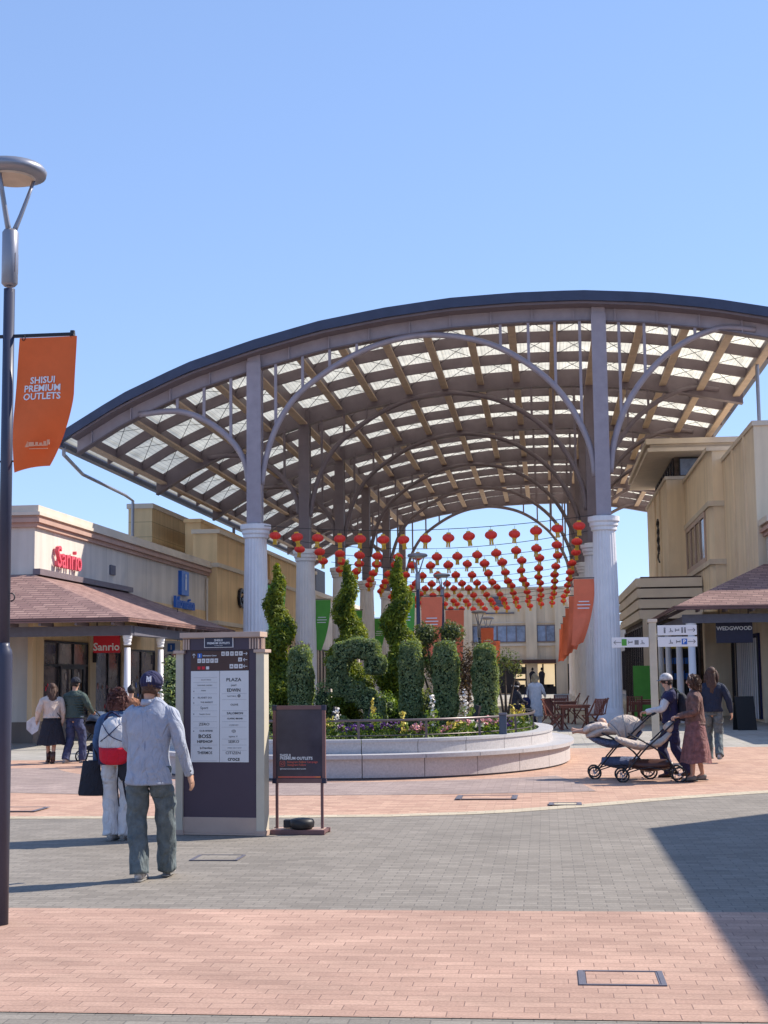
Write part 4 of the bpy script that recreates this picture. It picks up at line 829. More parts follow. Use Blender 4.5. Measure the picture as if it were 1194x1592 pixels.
hedge('hedge_letter', S_, 'clipped hedge letter S, rounded, between the poster stand and the hedge letter U', 12, dens=1700)
hedge('hedge_letter', [hb(621, 658, .85, 2.3), hb(673, 714, .85, 2.3), hb(628, 706, .5, .92)], 'clipped hedge letter U with two tall stems in the middle of the planter', 13)
hedge('hedge_letter', [hb(735, 774, .5, 2.26)], 'clipped hedge letter I at the right end of the planter', 14)
def spiral(px, Y, ztop, label, seed):
    x = L(px, Y); r = empty('spiral_tree', (x, Y, .5), 0, label, 'spiral tree', 'spiral clipped conifers in the planter')
    MB().tube([(0, 0, 0), (.02, 0, 1.6), (0, 0, ztop-.9)], [.05, .04, .015], 8).build('trunk', 'bark', r, True)
    P = []; Nn = []; core = MB(); H_ = ztop-.5; turns = 2.9; steps = 64; pc = []
    for i in range(steps):
        t = i/(steps-1); z = .25+t*(H_-.35); R = .46*(1-t)**.6+.05; a = 2*pi*turns*t+seed; off_ = R*.40; c = (cos(a)*off_, sin(a)*off_*.9, z); rr = R*.72+.05
        p, d = ball_surface(int(90+620*rr*rr*5), c, (rr, rr, rr*.5+.03), seed*100+i, .06, .7); P.append(p); Nn.append(d+np.array([0, 0, .5])); pc.append((c, rr))
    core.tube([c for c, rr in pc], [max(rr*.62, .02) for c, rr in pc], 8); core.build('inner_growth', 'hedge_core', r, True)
    p, d = ball_surface(260, (0, 0, H_), (.07, .07, .17), seed, .1); P.append(p); Nn.append(d)
    leaves('foliage', np.concatenate(P), np.concatenate(Nn), .044, 'conifer', r, jit=.75, aspect=.3, seed=seed); return r
spiral(430, 29.2, 3.82, 'spiral clipped conifer at the left of the planter beside the directory sign', 1)
spiral(542, 29.6, 3.88, 'spiral clipped conifer rising behind the hedge letter S', 2)
spiral(622, 29.4, 3.92, 'spiral clipped conifer behind the left stem of the hedge letter U', 4)
def bush(px, Y, balls, label, seed, m='olive', leaf=.03, dens=900, name='shrub', trunkz=None, cat='shrub', jit=.9, z0=.5, shell=.6):
    x = L(px, Y); r = empty(name, (x, Y, z0), 0, label, cat); P = []; Nn = []; core = MB()
    for i, (c, rr) in enumerate(balls):
        n = int(dens*12.5*(rr[0]*rr[2])); p, d = ball_surface(n, c, rr, seed*10+i, .08, shell); P.append(p); Nn.append(d)
        if shell > .5: core.ball(c, tuple(q*.62 for q in rr), 10, 7, .06, i)
    tb = MB()
    for i, (c, rr) in enumerate(balls): tb.tube([(0, 0, -.02), (c[0]*.4, c[1]*.4, c[2]*.5), c], [.035, .025, .012], 6, smooth=2)
    tb.build('trunk', 'bark', r, True)
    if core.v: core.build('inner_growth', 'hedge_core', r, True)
    leaves('foliage', np.concatenate(P), np.concatenate(Nn), leaf, m, r, jit=jit, seed=seed); return r
bush(684, 30.5, [((-.28, 0, 2.0), (.30, .3, .28)), ((.26, .1, 2.05), (.27, .26, .25)), ((-.48, .1, 1.55), (.28, .3, .34)), ((.1, .1, 1.3), (.4, .35, .4))], 'grey green cloud clipped tree behind the hedge letter U', 31, name='clipped_tree', cat='tree')
bush(725, 30.0, [((0, 0, 1.1), (.3, .3, .78)), ((.12, .1, 1.4), (.2, .2, .4))], 'bronze leaved shrub between the hedge letter U and the right hedge letter I', 32, 'reddish', .03, 420, shell=.2)
bush(786, 29.6, [((0, 0, 1.45), (.30, .3, .28)), ((-.2, .1, 1.25), (.2, .25, .35)), ((.24, 0, 1.3), (.16, .2, .22))], 'loose olive grey shrub right of the last hedge letter', 33, 'olive', .03, 300, shell=.15)
bush(752, 28.2, [((0, 0, .3), (.35, .3, .3))], 'pale low round shrub below the right hedge letter I', 34, 'plant', .025, 600)
bush(600, 28.2, [((0, 0, .45), (.28, .25, .45)), ((.3, 0, .35), (.25, .2, .35))], 'low green shrub between the hedge letters S and U', 35, 'plant', .028, 500)
bush(668, 28.4, [((0, 0, .45), (.16, .25, .5))], 'white flowering shrub in the gap of the hedge letter U', 36, 'olive', .026, 600)
bush(500, 28.6, [((0, 0, .6), (.22, .2, .5))], 'dark loose shrub left of the hedge letter S', 37, 'hedge', .028, 500)
bush(400, 30.5, [((-.1, 0, 1.35), (.4, .3, .22)), ((.3, 0, 1.2), (.3, .3, .3))], 'olive green shrub top showing above the directory sign', 38, 'olive', .03, 500)
bush(405, 28.0, [((0, 0, .35), (.45, .3, .35)), ((.6, .2, .3), (.3, .25, .3))], 'dark low shrub between directory sign and poster stand', 39, 'hedge', .03, 500)
bush(262, 33.0, [((0, 0, 1.9), (.22, .25, .3)), ((.1, 0, .9), (.4, .35, .5)), ((0, 0, 1.4), (.3, .3, .4))], 'dark green potted shrub by the information shop beside the directory sign', 40, 'hedge', .035, 500, z0=.0)
# flower bed: clumps of leaves and blooms as things one can tell apart along the rail
def flowers(px, Y, label, leafm, petal, seed, h=.28, w=.2, nf=12, spike=False):
    x = L(px, Y); r = empty('flower_clump', (x, Y, .52), 0, label, 'flowers', 'flower clumps along the planter rail'); rs = np.random.RandomState(seed)
    P = rs.uniform(-1, 1, (150, 3))*[w, w*.8, h*.5]+[0, 0, h*.5]; Nn = rs.normal(0, 1, (150, 3)); leaves('foliage', P, Nn, .04, leafm, r, aspect=.3, seed=seed)
    if spike:
        P = []
        for k in range(max(1, nf//10)):
            a, b_ = rs.uniform(-w*.6, w*.6, 2); P += [(a+rs.normal(0, .022), b_+rs.normal(0, .022), h*.5+h*rs.uniform(0, 1)) for _ in range(70)]
    else:
        P = []
        for k in range(nf):
            c = rs.uniform(-1, 1, 3)*[w, w*.8, .05]+[0, 0, h*.95]; P += [tuple(c+rs.normal(0, .018, 3)) for _ in range(7)]
    P = np.array(P); leaves('bloom', P, np.tile([0, -.4, .6], (len(P), 1)), .024, petal, r, aspect=.8, seed=seed+1)
    return r
fd = [('white', 'fl_white'), ('pink', 'fl_pink'), ('purple', 'fl_purple'), ('yellow', 'fl_yellow')]
spec = [(322, 1, .45, 0), (517, 3, .4, 0), (528, 0, .42, 1), (545, 2, .3, 0), (560, 2, .28, 0), (576, 2, .3, 0), (590, 3, .52, 1), (608, 2, .32, 0), (618, 2, .3, 0), (632, 3, .36, 1), (648, 1, .26, 0), (664, 1, .3, 0), (683, 0, .55, 1), (700, 1, .26, 0), (716, 3, .3, 0), (728, 1, .35, 0), (738, 0, .6, 1), (752, 0, .3, 0), (762, 1, .34, 0), (774, 1, .38, 0), (786, 2, .3, 0), (797, 2, .28, 0), (808, 3, .4, 1), (818, 3, .42, 0), (828, 3, .38, 1)]
desc = ['low', 'spreading', 'loose', 'dense', 'small']
for i, (p, c, h, sp_) in enumerate(spec):
    p = 322+(p-322)*.975; near = 24.6
    for _ in range(6):
        xr_ = min(abs(L(p, near)+3.6)/3.15, .985); near = 29-4.5*(1-xr_**2.25)**(1/2.25)
    ord_ = ['first', 'second', 'third', 'fourth', 'fifth', 'sixth', 'seventh', 'eighth', 'ninth', 'tenth', 'eleventh', 'twelfth'][i] if i < 12 else ['thirteenth', 'twelfth', 'eleventh', 'tenth', 'ninth', 'eighth', 'seventh', 'sixth', 'fifth', 'fourth', 'third', 'second', 'last'][i-12]
    flowers(p, near, f'{fd[c][0]} {"spiked " if sp_ else ""}flower clump, {ord_} from the {"left" if i < 12 else "right"} end of the rail' if not (i >= 12 and ord_ == 'last') else f'{fd[c][0]} spiked flower clump at the right end of the planter rail', 'plant', fd[c][1], 60+i, h, .13, 12 if sp_ else 10, bool(sp_))
rs = np.random.RandomState(5); P = []
while len(P) < 9000:
    x, y = rs.uniform(-3.4, 3.4), rs.uniform(-4.9, 1.5)
    if abs(x/3.4)**2.25+abs(y/4.9)**2.25 < 1: P.append((x+PC[0], y+PC[1], .5+rs.uniform(.01, .16)))
tag(leaves('ground_cover', P, rs.normal(0, 1, (len(P), 3))+[0, 0, .6], .035, 'hedge', aspect=.4), 'low green leaves covering the soil of the planter', 'ground cover', kind='stuff')
bl = empty('garden_spotlight', (L(781, 25.7), 25.7, .5), 0, 'blue grey square lamp bollard among the flowers at the right of the planter', 'bollard light')
MB().box(-.065, .065, -.06, .06, 0, .46).build('body', 'bin', bl, bevel=.01); MB().box(-.075, .075, -.07, .07, .46, .50).build('cap', 'beam', bl, bevel=.01)
for p, Y, lb in ((515, 26.2, 'black tilted garden spotlight post left of the hedge letter S foot'), (572, 26.2, 'black tilted garden spotlight post between the hedge letters S and U'), (735, 26.3, 'black tilted garden spotlight post before the right hedge letter I')):
    r = empty('spotlight_post', (L(p, Y), Y, .5), 0, lb, 'garden light'); MB().bar((0, 0, 0), (.05, 0, .42), .05, .05).build('stem', 'dark', r); MB().bar((.05, 0, .4), (.10, -.02, .62), .09, .09).build('head', 'dark', r)
# ------------------------------------------------------------------ directory sign
KS = empty('directory_sign', (-3.49, 15.42, 0.016), radians(-7.5), 'tall aubergine shop directory sign with cream pilasters and a pale shop list', 'directory sign')
q = .0070
def kx(p): return (p-342.5)*q
def kz(p): return (1299.5-p)*q
MB().box(kx(281), kx(404), 0, .10, kz(1273), kz(1001)).build('panel', 'kiosk', KS)
MB().box(kx(279), kx(406), -.015, .11, .02, kz(1273)).box(kx(277), kx(408), -.03, .12, 0, .02).build('plinth', 'kiosk_trim', KS, bevel=.004)
b = MB(); b.box(kx(283), kx(408), -.05, .14, kz(1001), kz(1000)); b.box(kx(280), kx(411), -.08, .17, kz(1000), kz(992)); b.build('top_cap', 'kiosk_trim', KS, bevel=.004)
MB().box(kx(283), kx(408), -.03, .13, kz(1019), kz(1001)).build('frieze', 'kiosk', KS)
b = MB()
for p in (285, 289, 293, 393, 397.5, 402, 406): b.box(kx(p)-.009, kx(p)+.009, -.045, -.03, kz(1018), kz(1002))
for k in range(3): b.box(kx(408), kx(408)+.014, .0+k*.045, .02+k*.045, kz(1018), kz(1002))
b.build('frieze_flute', 'kiosk_trim', KS)
for x0, x1 in ((271, 283), (402, 415)):
    c = MB().box(kx(x0), kx(x1), -.03, .13, .0, kz(1024)).build('pilaster', 'kiosk_col', KS, bevel=.004)
    MB().box(kx(x0)-.02, kx(x1)+.02, -.055, .155, kz(1024), kz(1019)).build('pilaster_cap', 'kiosk_trim', c, bevel=.004); MB().box(kx(x0)-.012, kx(x1)+.012, -.042, .142, .0, .05).build('pilaster_base', 'kiosk_trim', c)
pl = MB().box(kx(319), kx(366), -.05, -.03, kz(1015.5), kz(998.5)).build('name_plate', 'lettering', KS); MB().box(kx(320), kx(365), -.053, -.05, kz(1014.7), kz(999.4)).build('plate_face', 'navy_plate', pl)
text('lettering', [('SHISUI', .034, TF(kx(342.5), -.056, kz(1004.3)), 'CENTER', .001, .0006), ('PREMIUM OUTLETS', .030, TF(kx(342.5), -.056, kz(1008.8)), 'CENTER', .001, .0006), ('A SHOPPING CENTER', .010, TF(kx(342.5), -.056, kz(1012.4)), 'CENTER', .001, 0)], 'lettering', pl)
hd = MB().box(kx(295), kx(389), -.008, 0, kz(1050), kz(1020.5)).build('pictogram_panel', 'boot', KS)
b = MB(); ib = MB(); rb2 = MB()
def picto(mb, p0, p1, z0, z1, y=-.010): mb.box(kx(p0), kx(p1), y-.002, y+.002, kz(z1), kz(z0))
for p in (306, 313, 320, 327, 334): picto(b, p, p+5.5, 1032, 1038.5)
for p in (345, 352, 359.5, 367, 374): picto(b, p, p+5.5, 1021.5, 1028)
picto(b, 372.5, 378.5, 1031, 1037); 
for p in (358.5, 366, 373.5): picto(b, p, p+6, 1041, 1047.5)
picto(rb2, 306, 311, 1044, 1048.5); picto(rb2, 313, 318, 1044, 1048.5); picto(b, 320, 325, 1044, 1048.5)
picto(ib, 306, 313, 1024, 1031)
b.build('pictogram', 'paper', hd); ib.build('information_square', 'blue', hd); rb2.build('red_square', 'signred', hd)
def arrow(mb, px, py, d, s=3.2, y=-.012):
    c = Vector((kx(px), y, kz(py))); ax = {'R': (1, 0), 'L': (-1, 0), 'U': (0, 1)}[d]; w = .005; f = Vector((ax[0], 0, ax[1])); g_ = Vector((-ax[1], 0, ax[0]))
    t = c+f*s*q; mb.bar(c-f*s*q, t, w, .003, (0, 1, 0)); mb.bar(t, t-f*.016+g_*.016, w, .003, (0, 1, 0)); mb.bar(t, t-f*.016-g_*.016, w, .003, (0, 1, 0))
b = MB(); arrow(b, 300, 1027.5, 'U'); arrow(b, 384, 1025, 'R'); arrow(b, 384, 1034.5, 'L'); arrow(b, 384, 1044.5, 'L'); b.build('arrow', 'lettering', hd)
b = MB()
for i, (p, z) in enumerate([(308.5, 1035), (315.5, 1035), (322.5, 1035), (329.5, 1035), (336.5, 1035), (347.7, 1024.7), (354.7, 1024.7), (362.2, 1024.7), (369.7, 1024.7), (376.7, 1024.7), (375.5, 1034), (361.5, 1044.2), (369, 1044.2), (376.5, 1044.2)]):
    w = .006+.003*(i % 3); b.box(kx(p)-w, kx(p)+w, -.0135, -.0125, kz(z)-.009, kz(z)-.001); b.box(kx(p)-.004, kx(p)+.004, -.0135, -.0125, kz(z)+.003, kz(z)+.010)
b.build('symbol', 'boot', hd)
text('lettering', [('i', .045, TF(kx(309.5), -.014, kz(1027.5)), 'CENTER', .001, .002), ('Information Center', .020, TF(kx(326), -.012, kz(1027.5)), 'CENTER', .001, .0004)], 'lettering', hd)
ps = MB().box(kx(295), kx(341.6), -.008, 0, kz(1190), kz(1051)).box(kx(342.4), kx(389), -.008, 0, kz(1190), kz(1051)).build('directory_list', 'paper', KS)
I = []
def li(s, p, z, size, bold=0, sx=1.0): I.append((s, size, TF(kx(p), -.0095, kz(z)), 'CENTER', .001, bold, sx))
li('PLAZA', 365, 1065, .050, .0006, 1.15); li('EDWIN', 365, 1081, .052, .0006, .9); li('crocs', 365, 1185, .062, .0009, 1.0); li('CITIZEN', 364, 1176, .042, 0, 1.1); li('SEIKO', 365, 1159, .042, 0, 1.1)
li('BOSS', 318, 1151, .056, .001, 1.15); li('HIPSHOP', 318, 1159, .040, .0008, 1.1); li('THERMOS', 318, 1176, .042, .0002, .9); li('ZERO', 317, 1132.5, .040, 0, 1.2); li('la Franchise', 320, 1168.5, .032, .0002, .9)
li('OLIVE', 366, 1103, .03, 0, 1.1); li('SALOMON', 367, 1116, .032, .0005, 1.2); li('CLASSIC BRAND', 367, 1124, .022, .0004, 1.1)
text('bold_lettering', I, 'ink', ps); I = []
li('Snow Store', 320, 1064.5, .022, 0, 1.1); li('SUNSHINE GARDEN', 318, 1073, .018, 0, 1.05); li('Mother', 316, 1081, .02); li('PLANET DO', 318, 1092, .026, .0004, 1.15); li('THE MARKET', 321, 1099, .022, .0004, 1.1); li('Sport', 317, 1107.5, .04, .0004, 1.0)
li('Seaside Home', 318, 1117, .02, 0, 1.1); li('CLUB MARINE', 320, 1142.5, .024, .001, 1.0); li('pearl', 365, 1073, .03, .0005); li('NATURAL', 362, 1090, .022, 0, 1.1); li('agete 4', 364, 1151, .026, 0, 1.3); li('UNITED ARROW SHOP', 366, 1168.5, .014, 0, 1.1); li('COMFORT', 365, 1134, .02, 0, 1.1)
text('fine_lettering', I, 'greyink', ps)
b = MB()
for z in [1061, 1068.5, 1077, 1086, 1103, 1112, 1121, 1128.5, 1138, 1164, 1188]: b.box(kx(299), kx(338), -.0095, -.0085, kz(z)-.0007, kz(z)+.0007)
for z in [1086, 1095, 1112, 1120, 1128.5, 1137, 1155, 1164, 1172]: b.box(kx(346), kx(386), -.0095, -.0085, kz(z)-.0007, kz(z)+.0007)
b.tube([(kx(373.5)+.012*cos(t), -.010, kz(1089.5)+.012*sin(t)) for t in np.linspace(0, 6.28, 12)], [.006], 5)
b.tube([(kx(365)+.022*cos(t), -.010, kz(1143)+.014*sin(t)) for t in np.linspace(0, 6.28, 16)], [.002], 5).tube([(kx(365)+.010*cos(t), -.010, kz(1143)+.009*sin(t)) for t in np.linspace(0, 6.28, 12)], [.002], 5)
for z in (1082, 1092, 1100, 1117, 1143): b.box(kx(299), kx(300.6), -.0095, -.0085, kz(z)-.006, kz(z)+.006)
b.build('rule_line', 'greyink', ps)
# ------------------------------------------------------------------ poster stand
PS = empty('poster_stand', (-2.66, 15.62, .013), radians(-3), 'free standing poster stand with black corners, rosewood legs and base beside the directory sign', 'poster stand')
q2 = .0069
def sx_(p): return (p-464.5)*q2
def sz_(p): return (1296-p)*q2
tilt = MB(); ang = 0
f = MB(); f.box(sx_(422), sx_(506), -.02, .02, sz_(1105), sz_(1099)); f.box(sx_(422), sx_(506), -.02, .02, sz_(1219), sz_(1212)); f.box(sx_(422), sx_(427), -.02, .02, sz_(1212), sz_(1105)); f.box(sx_(501), sx_(506), -.02, .02, sz_(1212), sz_(1105)); f = f.build('frame', 'stand', PS)
for p, z in ((421, 1098.5), (500, 1098.5), (421, 1211.5), (500, 1211.5)): MB().box(sx_(p), sx_(p+7), -.026, .026, sz_(z+8), sz_(z)).build('corner_cap', 'navy_plate', f, bevel=.003)
ps2 = MB().box(sx_(427), sx_(501), -.006, .006, sz_(1212), sz_(1105)).build('poster', 'poster', PS)
text('lettering', [('SHISUI', .042, TF(sx_(433), -.009, sz_(1176.5)), 'LEFT', .001, .001), ('PREMIUM OUTLETS', .042, TF(sx_(433), -.009, sz_(1181)), 'LEFT', .001, .001), ('@shisuipremiumoutlets official account', .018, TF(sx_(433), -.009, sz_(1197)), 'LEFT', .001, .0003)], 'lettering', ps2)
text('red_lettering', [('Instagram Follow Campaign', .030, TF(sx_(445), -.009, sz_(1186.5)), 'LEFT', .001, .0004), ('Instagram Follow', .030, TF(sx_(445), -.009, sz_(1191)), 'LEFT', .001, .0004)], 'magenta', ps2)
b = MB(); xc, zc, rr = sx_(437), sz_(1189), .027
pts = []
for a0, (qx, qz) in enumerate(((1, 1), (-1, 1), (-1, -1), (1, -1))):
    for t in np.linspace(a0*pi/2, (a0+1)*pi/2, 5): pts.append((xc+qx*rr*.55+rr*.45*cos(t), -.009, zc+qz*rr*.55+rr*.45*sin(t)))
pts.append(pts[0]); b.tube(pts, [.0025], 5); b.tube([(xc+.012*cos(t), -.009, zc+.012*sin(t)) for t in np.linspace(0, 6.28, 14)], [.0025], 5); b.box(xc+.014, xc+.018, -.011, -.008, zc+.014, zc+.018)
b.build('emblem', 'insta', ps2); MB().box(sx_(430), sx_(498), -.009, -.006, sz_(1211), sz_(1208.5)).build('gradient_strip', 'magenta', ps2)
for p in (428, 500): MB().box(sx_(p)-.014, sx_(p)+.014, -.014, .014, .05, sz_(1219)).build('leg', 'stand', PS)
b = MB(); b.box(sx_(419), sx_(508), -.16, -.11, .0, .05); b.box(sx_(419), sx_(508), .12, .17, .0, .05); b.box(sx_(421), sx_(427), -.11, .12, .01, .045); b.box(sx_(501), sx_(507), -.11, .12, .01, .045); b.box(sx_(427), sx_(501), -.03, .03, .01, .04); b.build('base', 'stand', PS, bevel=.004)
MB().box(sx_(424), sx_(503), -.105, .115, .046, .052).build('base_plate', 'kiosk_trim', PS)
wb = empty('weight', (-2.63, 15.60, .075), 0, 'black round weight lying on the base of the poster stand', 'weight')
MB().lathe([(.10, 0), (.13, .02), (.135, .07), (.12, .10), (.05, .115), (.02, .11)], 24, (0, -.03, -.008)).build('body', 'rubber', wb, True); MB().box(-.20, -.08, -.05, .05, 0.0, .085).build('handle_block', 'rubber', wb, bevel=.01)
# ------------------------------------------------------------------ way-finding post
WP = empty('direction_sign', (2.62, 36.0, 0), 0, 'cream direction post with three white arrow boards beside the right canopy column', 'direction sign')
MB().box(-.085, .085, -.085, .085, 0, 2.88).build('post', 'kiosk_col', WP, bevel=.01); MB().box(-.11, .11, -.11, .11, 2.88, 2.96).build('post_cap', 'cream_stone', WP, bevel=.01)
def board(x0, x1, z0, z1, syms, nm):
    o = MB().box(x0, x1, -.15, -.12, z0, z1).build('board', 'lettering', WP, bevel=.004); b = MB(); zc = (z0+z1)/2
    for s, x in syms:
        c = Vector((x, -.153, zc))
        if s == 'R' or s == 'L':
            d = 1 if s == 'R' else -1; b.bar(c-Vector((.09*d, 0, 0)), c+Vector((.09*d, 0, 0)), .014, .004, (0, 1, 0)); b.bar(c+Vector((.09*d, 0, 0)), c+Vector((.04*d, 0, .045)), .014, .004, (0, 1, 0)); b.bar(c+Vector((.09*d, 0, 0)), c+Vector((.04*d, 0, -.045)), .014, .004, (0, 1, 0))
        elif s == 'p': b.box(x-.02, x+.02, -.155, -.151, zc-.07, zc+.02); b.tube([(x+.016*cos(t), -.153, zc+.045+.016*sin(t)) for t in np.linspace(0, 6.28, 8)], [.009], 5)
        elif s == 'w': b.bar((x-.05, -.153, zc-.04), (x+.05, -.153, zc-.04), .012, .004, (0, 1, 0)); b.bar((x-.01, -.153, zc+.05), (x-.01, -.153, zc-.03), .016, .004, (0, 1, 0)); b.bar((x-.01, -.153, zc), (x+.05, -.153, zc-.03), .012, .004, (0, 1, 0))
        elif s == 'h': b.box(x-.05, x+.05, -.155, -.151, zc-.012, zc+.012); b.box(x-.05, x-.035, -.155, -.151, zc-.04, zc+.04); b.box(x+.035, x+.05, -.155, -.151, zc-.02, zc+.035)
        elif s == 'b': b.box(x-.05, x+.05, -.155, -.151, zc-.06, zc+.05)
    b.build('symbol', 'greyink', o); return o
board(.11, 1.05, 2.56, 2.80, [('p', .28), ('w', .43), ('h', .58), ('p', .70), ('p', .77), ('R', .92)], 'upper')
o = board(.11, 1.05, 2.28, 2.52, [('w', .42), ('h', .60), ('R', .92)], 'lower'); pq = MB().box(.68, .81, -.156, -.15, 2.33, 2.47).build('parking_square', 'blue', o); text('parking_letter', [('P', .13, TF(.745, -.158, 2.40), 'CENTER', .001, .004)], 'lettering', o)
o = board(-1.0, -.11, 2.28, 2.52, [('L', -.86), ('h', -.55), ('b', -.40), ('w', -.26)], 'left'); MB().box(-.76, -.64, -.156, -.15, 2.32, 2.48).build('green_square', 'green', o)
# ------------------------------------------------------------------ garden furniture
def make_table(m='wood'):
    r = empty('garden_table'); b = MB()
    for k in range(8): b.box(-.45, .45, -.45+k*.114, -.45+k*.114+.104, .70, .73)
    b.build('table_top', m, r); b = MB()
    b.box(-.42, .42, -.42, -.38, .64, .70); b.box(-.42, .42, .38, .42, .64, .70); b.box(-.42, -.38, -.38, .38, .64, .70); b.box(.38, .42, -.38, .38, .64, .70); b.build('apron', m, r)
    for x in (-.38, .38):
        for y in (-.38, .38): MB().bar((x, y, 0), (x*.92, y*.92, .66), .05, .05, (1, 0, 0)).build('leg', m, r)
    return r
def make_chair(m='wood'):
    r = empty('folding_chair'); b = MB()
    for k in range(6): b.box(-.22, .22, -.2+k*.07, -.2+k*.07+.06, .43, .45)
    b.build('seat', m, r); b = MB()
    for k in range(7): b.bar((-.2+k*.067, -.23, .47), (-.2+k*.067, -.32, .88), .04, .015)
    b.bar((-.24, -.325, .9), (.24, -.325, .9), .05, .03); b.bar((-.24, -.225, .46), (.24, -.225, .46), .04, .03); b.build('backrest', m, r)
    for x in (-.23, .23): MB().bar((x, .24, 0), (x, -.34, .92), .03, .04, (1, 0, 0)).build('leg', m, r); MB().bar((x*.93, -.24, 0), (x*.93, .2, .44), .03, .035, (1, 0, 0)).build('leg', m, r)
    return r
tb0 = make_table(); ch0 = make_chair(); ut = uc = False
def put(kind, x, y, rz, lab, grp):
    global ut, uc
    if kind == 't': o = tb0 if not ut else copy_tree(tb0); ut = True
    else: o = ch0 if not uc else copy_tree(ch0); uc = True
    o.location = (x, y, 0); o.rotation_euler = (0, 0, rz); tag(o, lab, 'table' if kind == 't' else 'chair', grp); return o
G1, G2 = 'wooden garden tables under the canopy', 'folding wooden chairs round the garden tables'
put('t', .82, 43.6, .05, 'nearest red brown garden table before the right canopy column', G1)
put('c', .22, 43.3, -pi/2-.15, 'folding wooden chair at the left side of the nearest garden table', G2); put('c', .30, 44.25, -pi/2-.5, 'folding wooden chair behind the left one at the nearest garden table', G2)
put('c', 1.32, 43.0, pi/2-.7, 'folding wooden chair at the right front of the nearest garden table', G2); put('c', 1.5, 43.9, pi/2, 'folding wooden chair at the right side of the nearest garden table', G2)
put('t', .55, 48.6, 0, 'garden table behind the nearest one', G1); put('c', .0, 48.6, -pi/2, 'wooden chair left of the middle garden table', G2); put('c', 1.05, 48.4, pi/2, 'wooden chair right of the middle garden table', G2); put('c', .5, 49.5, pi, 'wooden chair behind the middle garden table', G2)
put('t', .3, 54.5, 0, 'farthest garden table beside the blonde woman', G1); put('c', -.25, 54.4, -pi/2, 'wooden chair left of the farthest garden table', G2); put('c', .9, 54.2, pi/2, 'wooden chair right of the farthest garden table', G2)
put('t', 3.1, 47.2, 0, 'dark garden table right of the near canopy column', G1); put('c', 2.75, 46.6, 0, 'wooden chair before the table right of the near canopy column', G2); put('t', 3.5, 50.5, 0, 'garden table by the slim white columns at the right', G1); put('c', 3.9, 46.9, pi/2, 'wooden chair right of the table beside the near canopy column', G2)
sb = empty('sandwich_board', (5.6, 42.5, 0), radians(12), 'black folding board standing behind the woman in the navy jacket', 'sandwich board')
MB().bar((0, -.22, 0), (0, -.03, .95), .55, .03).build('front_board', 'ink', sb); MB().bar((0, .22, 0), (0, .03, .95), .55, .03).build('back_board', 'ink', sb)
# ------------------------------------------------------------------ strollers
def make_stroller(name, label, hood='stroller', seatm='stroller', basket='stroller_b', wheel=.10):
    r = empty(name, (0, 0, 0), 0, label, 'stroller', 'baby strollers'); b = MB()
    for x in (-.24, .24):
        b.tube([(x, -.44, .10), (x, -.20, .42), (x, .10, .62), (x*.96, .30, .72)], [.013], 7, smooth=3); b.tube([(x, .40, .10), (x, .10, .46), (x, -.12, .66), (x, -.40, .92), (x*.9, -.52, 1.02)], [.013], 7, smooth=3); b.tube([(x, -.44, .1), (x, .0, .22), (x, .4, .12)], [.010], 6, smooth=3)
    b.tube([(-.24, -.44, .1), (.24, -.44, .1)], [.010], 6); b.tube([(-.24, .40, .14), (.24, .40, .14)], [.010], 6); b.build('frame', 'dark', r, True)
    MB().tube([(-.22, -.5, 1.0), (-.21, -.56, 1.03), (0, -.58, 1.035), (.21, -.56, 1.03), (.22, -.5, 1.0)], [.020], 8, smooth=3).build('handle', 'rubber', r, True)
    MB().tube([(0, -.34, .74), (0, -.16, .58), (0, .12, .54), (0, .36, .60), (0, .50, .66)], [(.20, .03), (.22, .055), (.22, .07), (.20, .06), (.17, .03)], 14, smooth=3, wr=.03).build('seat', seatm, r, True)
    h = MB(); n = 9
    if hood is None:
        MB().tube([(-.23, -.30, .80), (0, -.34, .86), (.23, -.30, .80)], [(.05, .06)], 10, smooth=3).build('folded_hood', seatm, r, True)
    V = []
    for j in range(n+1):
        a = radians(150-j*13.5)
        for k in range(11): t = pi*k/10; V.append((.235*cos(t), -.10+.36*cos(a)*(.35+.65*sin(t)), .64+.36*sin(a)*sin(t)**.6+.0))
    F = [(j*11+k, j*11+k+1, (j+1)*11+k+1, (j+1)*11+k) for j in range(n) for k in range(10)]; h.add(V, F)
    if hood:
        ho = h.build('hood', hood, r, True); md = ho.modifiers.new('thickness', 'SOLIDIFY'); md.thickness = .012
        for j in (2, 5, 8): MB().tube([V[j*11+q_] for q_ in range(11)], [.008], 6).build('hood_seam', 'greyink', ho)
    if hood: MB().tube([(0, .05, .72), (0, .22, .76), (0, .42, .70), (0, .54, .66)], [(.21, .045), (.24, .08), (.23, .075), (.17, .03)], 14, smooth=3, wr=.08, seed=4).build('foot_cover', hood or 'black', r, True)
    MB().tube([(0, -.30, .26), (0, 0, .24), (0, .30, .27)], [(.19, .07), (.21, .10), (.19, .06)], 12, smooth=3).build('basket', basket, r, True)
    for x in (-.25, .25):
        for y, dbl in ((-.44, wheel), (.42, wheel*.85)):
            w = MB(); pts = [(x, y+dbl*cos(t), dbl+dbl*.0+dbl*sin(t)*.98) for t in np.linspace(0, 2*pi, 20)]
            w.tube([(p[0], p[1], p[2]*1.0) for p in pts], [.016], 6, cap=False); wo = w.build('wheel', 'rubber', r, True)
            s = MB()
            for k in range(5): a = k*2*pi/5; s.bar((x, y, dbl), (x, y+dbl*.9*cos(a), dbl+dbl*.9*sin(a)), .008, .012, (1, 0, 0))
            s.lathe([(.02, -.012), (.02, .012)], 8, (0, 0, 0)) if False else s.bar((x-.015, y, dbl), (x+.015, y, dbl), .035, .035); s.build('rim', 'alu', wo)
    return r
